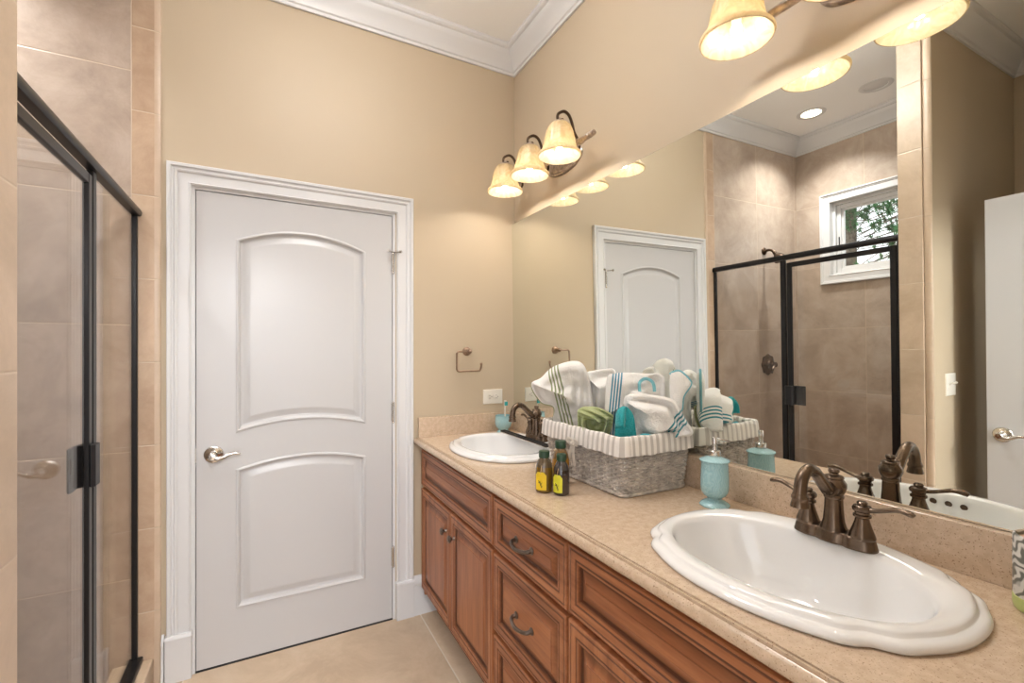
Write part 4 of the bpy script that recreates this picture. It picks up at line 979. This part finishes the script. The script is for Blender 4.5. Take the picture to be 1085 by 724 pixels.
b3, a3 = bands(s1, s0, [-0.0, 0.0095, 0.019, 0.0285], 0.0056)
t3 = towel('bath_towel', T3, 0.045, terry('white_terry_blue_stripe', WHT, (0.09, 0.28, 0.40), b3, a3), 'white towel with upright blue stripes in the middle of the basket', 9.0,
           shape=creases((rescale([(1.149, 1.254, 1.27)], k3)[0], rescale([(1.145, 1.258, 1.12)], k3)[0], 0.012, 0.010), (rescale([(1.20, 1.211, 1.272)], k3)[0], rescale([(1.192, 1.218, 1.20)], k3)[0], 0.016, 0.008)))
lp = rescale([(1.173, 1.233, 1.212), (1.172, 1.234, 1.240), (1.180, 1.227, 1.254), (1.192, 1.217, 1.257), (1.203, 1.207, 1.250), (1.209, 1.202, 1.236), (1.211, 1.200, 1.212)], 1.600 / 1.70)
hem(t3, lp, terry('aqua_hem', AQUA), 0.0052, flat=0.45)
T5 = rescale([(1.218, 1.136, 1.276), (1.225, 1.13, 1.284), (1.243, 1.115, 1.287), (1.266, 1.096, 1.259), (1.269, 1.093, 1.241), (1.251, 1.108, 1.201), (1.246, 1.112, 1.154), (1.228, 1.128, 1.138), (1.218, 1.136, 1.205)], 1.605 / 1.655)
t5 = towel('hand_towel', T5, 0.014, M.get('x') or terry('white_terry_thin', WHT), 'folded white towel end edged in aqua, against the mirror at the right of the basket', 13.0, wr=0.002)
e5 = [T5[0], T5[1], T5[2], T5[3], T5[4], T5[5], T5[6], T5[7]]
hem(t5, e5, terry('aqua_hem_edge', AQUA), 0.0042)
T6 = [(1.038, 1.165, 1.195), (1.048, 1.156, 1.213), (1.077, 1.132, 1.218), (1.115, 1.099, 1.213), (1.154, 1.066, 1.201), (1.172, 1.051, 1.168), (1.188, 1.037, 1.131), (1.202, 1.026, 1.100), (1.196, 1.031, 1.086), (1.175, 1.048, 1.082), (1.132, 1.084, 1.064), (1.082, 1.128, 1.055), (1.054, 1.151, 1.084), (1.042, 1.162, 1.146)]
b6, a6 = bands((1.168, 1.053, 1.160), (1.130, 1.086, 1.088), [0.0, 0.0115, 0.023, 0.0345], 0.0052)
t6 = towel('bath_towel', T6, 0.058, terry('white_terry_teal_stripe', WHT, TEAL, b6, a6), 'white towel with slanting teal stripes spilling over the near right corner of the basket', 17.0,
           shape=creases(((1.045, 1.159, 1.190), (1.115, 1.10, 1.190), 0.010, 0.007), ((1.060, 1.147, 1.15), (1.10, 1.112, 1.10), 0.004, 0.012)))
G = [(p[0] + 0.008, p[1] + 0.010, p[2]) for p in [(0.937, 1.284, 1.137), (0.944, 1.278, 1.16), (0.969, 1.257, 1.167), (0.996, 1.234, 1.162), (1.024, 1.21, 1.144), (1.029, 1.205, 1.128), (1.022, 1.211, 1.084), (1.006, 1.226, 1.045), (0.969, 1.257, 1.049), (0.944, 1.278, 1.067)]]
GRN = (0.43, 0.48, 0.23)
bg, ag = bands((0.944, 1.278, 1.150), (1.024, 1.21, 1.128), [0.006, -0.006, -0.018], 0.0035)
towel('washcloth', G, 0.030, terry('green_terry', GRN, (0.30, 0.36, 0.14), bg, ag), 'folded light green washcloth in the basket', 21.0, wr=0.004,
      shape=lambda u, z: 0.0050 * sin((z + 0.35 * u) * 2 * pi / 0.020) - 0.006 * math.exp(-((u + 0.055 - (z - 1.1) * 0.5) / 0.006) ** 2))
TL = [(0.978, 1.138, 1.123), (0.981, 1.135, 1.163), (0.993, 1.125, 1.18), (1.007, 1.113, 1.179), (1.02, 1.101, 1.155), (1.025, 1.097, 1.118), (1.027, 1.096, 1.066), (1.001, 1.118, 1.047), (0.978, 1.137, 1.057)]
towel('washcloth', TL, 0.026, terry('teal_terry', (0.02, 0.38, 0.41)), 'folded bright teal washcloth standing beside the green one', 25.0, wr=0.006,
      shape=creases(((1.004, 1.115, 1.172), (1.006, 1.113, 1.03), 0.022, 0.0045)))
TB = [(1.02, 1.085, 1.085), (1.03, 1.078, 1.098), (1.045, 1.066, 1.10), (1.062, 1.056, 1.093), (1.066, 1.054, 1.080), (1.05, 1.062, 1.06), (1.03, 1.078, 1.06)]
towel('washcloth', TB, 0.012, M['teal_bristle'] and terry('teal_terry_flat', (0.02, 0.36, 0.42)), 'corner of a teal cloth lying flat at the near rim of the basket', 29.0, wr=0.004)

# ------------------------------------------------------------------ oil bottles
def bottle(name, x, y, r, H, liquid, lab, label, turn):
    t = thing(name, label, 'bottle', (x, y, CT), 'small oil bottles in front of the basket')
    k = H / 0.128
    prof = [(r * 0.85, 0.0), (r * 0.97, 0.003), (r, 0.008), (r, 0.064 * k), (r * 0.96, 0.076 * k), (r * 0.84, 0.089 * k), (r * 0.66, 0.099 * k), (r * 0.52, 0.104 * k), (r * 0.50, 0.112 * k)]
    obj('glass_body', MB().lathe(prof, (x, y, CT + 0.0005), 'Z', 36), liquid, t)
    cp_ = MB().lathe([(r * 0.60, 0.107 * k), (r * 0.62, 0.109 * k), (r * 0.62, 0.125 * k), (r * 0.57, 0.1275 * k), (0.001, 0.128 * k)], (x, y, CT), 'Z', 28, flute=lambda a, h: 0.015 * cos(24 * a)); obj('cap', cp_, 'green_cap', t)
    # paper tag, bent round the glass, pointed at the top like a luggage tag
    lbm = MB(); a0 = math.atan2(-y, -x) + turn; N = 8; hw = 0.66; vs = []
    for j, (zz, ww) in enumerate([(0.010, 1), (0.056 * k, 1), (0.066 * k, 0.55)]):
        for i in range(N + 1):
            an = a0 - hw * ww + 2 * hw * ww * i / N; vs.append((x + (r + 0.0009) * cos(an), y + (r + 0.0009) * sin(an), CT + zz))
    n9 = N + 1; lbm.add(vs, [(j * n9 + i, j * n9 + i + 1, (j + 1) * n9 + i + 1, (j + 1) * n9 + i) for j in range(2) for i in range(N)])
    lo = obj('label_tag', lbm, lab, t)
    ik = MB()
    def w(a, z): return (x + (r + 0.0014) * cos(a0 + a), y + (r + 0.0014) * sin(a0 + a), CT + z)
    for pts in ([(-0.24, 0.040), (-0.10, 0.034), (0.05, 0.026), (0.2, 0.022)], [(-0.22, 0.032), (-0.12, 0.036)], [(-0.05, 0.038), (0.0, 0.031)], [(-0.02, 0.024), (0.1, 0.030), (0.16, 0.034)], [(0.05, 0.022), (0.18, 0.018)]):
        ik.tube([w(a, z * k) for a, z in pts], 0.0009, n=5, smooth=3)
    obj('printed_sprig', ik, 'ink', lo)
    tw = MB(); rr = r * 0.47
    for dz in (0.100, 0.1022): tw.tube([(x + rr * cos(q * pi / 8), y + rr * sin(q * pi / 8), CT + dz * k + 0.001 * sin(q)) for q in range(16)], 0.0010, n=6, closed=True)
    tw.tube([(x + rr * cos(a0), y + rr * sin(a0), CT + 0.1 * k), (x + r * 0.86 * cos(a0 + 0.1), y + r * 0.86 * sin(a0 + 0.1), CT + 0.085 * k), (x + (r + 0.001) * cos(a0), y + (r + 0.001) * sin(a0), CT + 0.060 * k)], 0.0010, n=6, smooth=4)
    obj('twine', tw, 'twine', t)
    return t
def oil(name, c):
    m, t, b = new_mat(name); setp(b, Base_Color=c, Roughness=0.05, Coat_Weight=1.0, Coat_Roughness=0.02)
    tc = t.nodes.new('ShaderNodeTexCoord'); sp = t.nodes.new('ShaderNodeSeparateXYZ'); t.links.new(tc.outputs['Generated'], sp.inputs[0])
    # liquid up to the shoulder, darker empty glass above
    f = math_n(t, 'GREATER_THAN', sp.outputs[2], 0.70)
    t.links.new(mixc(t, f, c, tuple(x * 0.45 + 0.03 for x in c)), b.inputs['Base Color']); return m
bottle('oil_bottle', 0.786, 1.254, 0.0285, 0.130, oil('olive_oil', (0.16, 0.085, 0.008)), 'label_amber', 'small oil bottle with an amber tag, left of the three', -0.42)
bottle('oil_bottle', 0.8175, 1.203, 0.0255, 0.126, oil('dark_vinegar', (0.030, 0.014, 0.008)), 'label_lime', 'small dark bottle with a lime tag, nearest the near sink', -0.55)
bottle('oil_bottle', 0.868, 1.282, 0.0300, 0.150, oil('golden_oil', (0.36, 0.17, 0.008)), 'label_amber', 'tallest oil bottle, golden, standing behind the other two', 0.0)

# ------------------------------------------------------------------ soap dispenser
def ceramic():
    m, t, b = new_mat('embossed_aqua_ceramic'); setp(b, Base_Color=(0.25, 0.52, 0.56), Roughness=0.18, Coat_Weight=0.5)
    tc = t.nodes.new('ShaderNodeTexCoord'); w = t.nodes.new('ShaderNodeTexWave'); w.inputs['Scale'].default_value = 55; w.inputs['Distortion'].default_value = 9; w.inputs['Detail'].default_value = 1.0; w.inputs['Detail Scale'].default_value = 1.2
    t.links.new(tc.outputs['Object'], w.inputs['Vector'])
    bp = t.nodes.new('ShaderNodeBump'); bp.inputs['Strength'].default_value = 0.45; bp.inputs['Distance'].default_value = 0.002
    t.links.new(w.outputs[0], bp.inputs['Height']); t.links.new(bp.outputs[0], b.inputs['Normal'])
    c = ramp(t, w.outputs[0], [(0.1, (0.33, 0.57, 0.62)), (0.9, (0.39, 0.63, 0.67))]); t.links.new(c, b.inputs['Base Color']); return m
M['ceramic'] = ceramic()
sd = thing('soap_dispenser', 'aqua embossed ceramic soap dispenser with chrome pump beside the near sink', 'soap dispenser', (1.150, 0.905, CT))
dx, dy = 1.150, 0.905
oct8 = lambda a, h: 0.02 * cos(8 * a) if h < 0.012 else 0
obj('ceramic_body', MB().lathe([(0.040, 0.0), (0.041, 0.003), (0.037, 0.009), (0.027, 0.015), (0.019, 0.019), (0.0185, 0.022), (0.023, 0.026), (0.031, 0.032), (0.0365, 0.042), (0.0385, 0.056), (0.0385, 0.080), (0.0370, 0.105), (0.0365, 0.124), (0.0375, 0.128), (0.0410, 0.1295), (0.0412, 0.1325), (0.038, 0.135), (0.027, 0.139), (0.016, 0.142)], (dx, dy, CT + 0.0003), 'Z', 48, flute=oct8), 'ceramic', sd)
pm = MB().lathe([(0.0155, 0.140), (0.0165, 0.142), (0.0165, 0.158), (0.0150, 0.160), (0.007, 0.161), (0.0065, 0.165), (0.0065, 0.176), (0.0078, 0.177), (0.0078, 0.196), (0.006, 0.199), (0.001, 0.1995)], (dx, dy, CT), 'Z', 28)
pmo = obj('pump', pm, 'chrome', sd)
obj('nozzle', MB().tube([(dx, dy, CT + 0.191), (dx + 0.018, dy - 0.012, CT + 0.191), (dx + 0.036, dy - 0.024, CT + 0.186)], [0.0042, 0.0036, 0.0026], n=12, smooth=4), 'chrome', pmo)

# toothbrush cup in the far corner
tcx, tcy = 1.150, 2.256
tb = thing('tumbler', 'aqua ceramic footed cup in the far corner of the worktop', 'cup', (tcx, tcy, CT))
obj('cup_body', MB().lathe([(0.034, 0), (0.036, 0.004), (0.031, 0.010), (0.026, 0.015), (0.030, 0.021), (0.041, 0.032), (0.046, 0.050), (0.0455, 0.070), (0.0435, 0.088), (0.045, 0.093), (0.042, 0.093), (0.0415, 0.070), (0.040, 0.045), (0.001, 0.03)], (tcx, tcy, CT + 0.0003), 'Z', 40, cap1=False), 'ceramic', tb)
br = thing('toothbrush', 'white and teal toothbrush standing in the aqua cup', 'toothbrush', (tcx, tcy, CT + 0.05))
obj('handle', MB().tube([(tcx + 0.012, tcy, CT + 0.040), (tcx + 0.006, tcy - 0.008, CT + 0.10), (tcx + 0.004, tcy - 0.014, CT + 0.148)], [0.0045, 0.0040, 0.0030], n=10, smooth=4).box(tcx - 0.002, tcx + 0.010, tcy - 0.020, tcy - 0.013, CT + 0.146, CT + 0.176), 'plate', br)
obj('bristles', MB().box(tcx - 0.003, tcx + 0.011, tcy - 0.031, tcy - 0.0201, CT + 0.149, CT + 0.170), 'teal_bristle', br, smooth=False)

# patterned candle glass at the right edge of the frame
def swirl():
    m, t, b = new_mat('scroll_pattern_paper'); setp(b, Roughness=0.35)
    tc = t.nodes.new('ShaderNodeTexCoord'); w = t.nodes.new('ShaderNodeTexWave'); w.wave_type = 'RINGS'; w.inputs['Scale'].default_value = 16; w.inputs['Distortion'].default_value = 12; w.inputs['Detail'].default_value = 1.2; w.inputs['Detail Scale'].default_value = 2.2
    t.links.new(tc.outputs['Object'], w.inputs['Vector'])
    t.links.new(ramp(t, w.outputs[0], [(0.20, (0.13, 0.13, 0.11)), (0.45, (0.36, 0.35, 0.32)), (0.70, (0.68, 0.66, 0.62))]), b.inputs['Base Color']); return m
cx_, cy_ = 1.178, 0.264
cd = thing('candle_jar', 'jar candle wrapped in grey scrollwork at the right edge of the frame', 'candle', (cx_, cy_, CT))
obj('jar', MB().lathe([(0.040, 0.022), (0.0415, 0.028), (0.0415, 0.128), (0.040, 0.131), (0.038, 0.131), (0.038, 0.10), (0.001, 0.10)], (cx_, cy_, CT), 'Z', 48), swirl(), cd)
obj('green_band', MB().lathe([(0.038, 0.0003), (0.0405, 0.003), (0.0418, 0.010), (0.0418, 0.024), (0.040, 0.025)], (cx_, cy_, CT), 'Z', 48), simple('lime_band', (0.50, 0.58, 0.22), 0.4), cd)
obj('wax', MB().lathe([(0.0375, 0.101), (0.0375, 0.122), (0.001, 0.121)], (cx_, cy_, CT), 'Z', 36), simple('peach_wax', (0.85, 0.62, 0.45), 0.6, Subsurface_Weight=0.2), cd)

# ------------------------------------------------------------------ pine outside the window
def pine(x, y, r, label, seed):
    rnd = random.Random(seed)
    t = thing('pine_tree', label, 'tree', (x, y, 0), 'pines outside the window')
    obj('trunk', MB().tube([(x, y, 0), (x + 0.05, y + 0.02, 2.5), (x, y - 0.02, 5)], [r * 1.15, r, r * 0.85], n=16, smooth=4), 'bark', t)
    bm_ = MB(); nd = MB()
    for i in range(70):
        z = 1.7 + 3.0 * rnd.random(); a = rnd.uniform(-2.9, 0.3); L = rnd.uniform(0.8, 2.0)
        tip = Vector((x + cos(a) * L * 0.5, y - abs(sin(a)) * L, z + rnd.uniform(-0.2, 0.4)))
        p0 = Vector((x, y, z - 0.2)); mid = (p0 + tip) / 2 + Vector((0, 0, rnd.uniform(-0.1, 0.1)))
        bm_.tube([p0, mid, tip], [0.007, 0.005, 0.003], n=5, smooth=3)
        for q in range(15):
            c = p0.lerp(tip, rnd.uniform(0.40, 1.0)) + Vector((rnd.gauss(0, 0.08), rnd.gauss(0, 0.08), rnd.gauss(0, 0.06)))
            for k in range(44):
                d = Vector((rnd.gauss(0, 1), rnd.gauss(0, 1), rnd.gauss(0.2, 1))).normalized(); s = d.cross(Vector((0.3, 0.2, 1))).normalized() * 0.008; e_ = c + d * rnd.uniform(0.05, 0.10)
                nd.add([c - s, c + s, e_], [(0, 1, 2)])
    obj('branches', bm_, 'bark', t)
    no = obj('needles', nd, 'needle', t, smooth=False); no['kind'] = 'stuff'
pine(-4.5, 3.37, 0.13, 'pine with a thick bark-covered trunk just outside the shower window', 3)
pine(-7.6, 2.9, 0.10, 'pine farther off behind the nearer trunk outside the window', 8)
gr = MB().box(-14, XS - 0.2, -6, 12, -0.4, -0.3); struct('ground', gr, simple('garden_ground', (0.12, 0.14, 0.06), 0.9, noise_amt=0.4, nscale=2), 'grassy ground outside the window', 'ground', smooth=False)
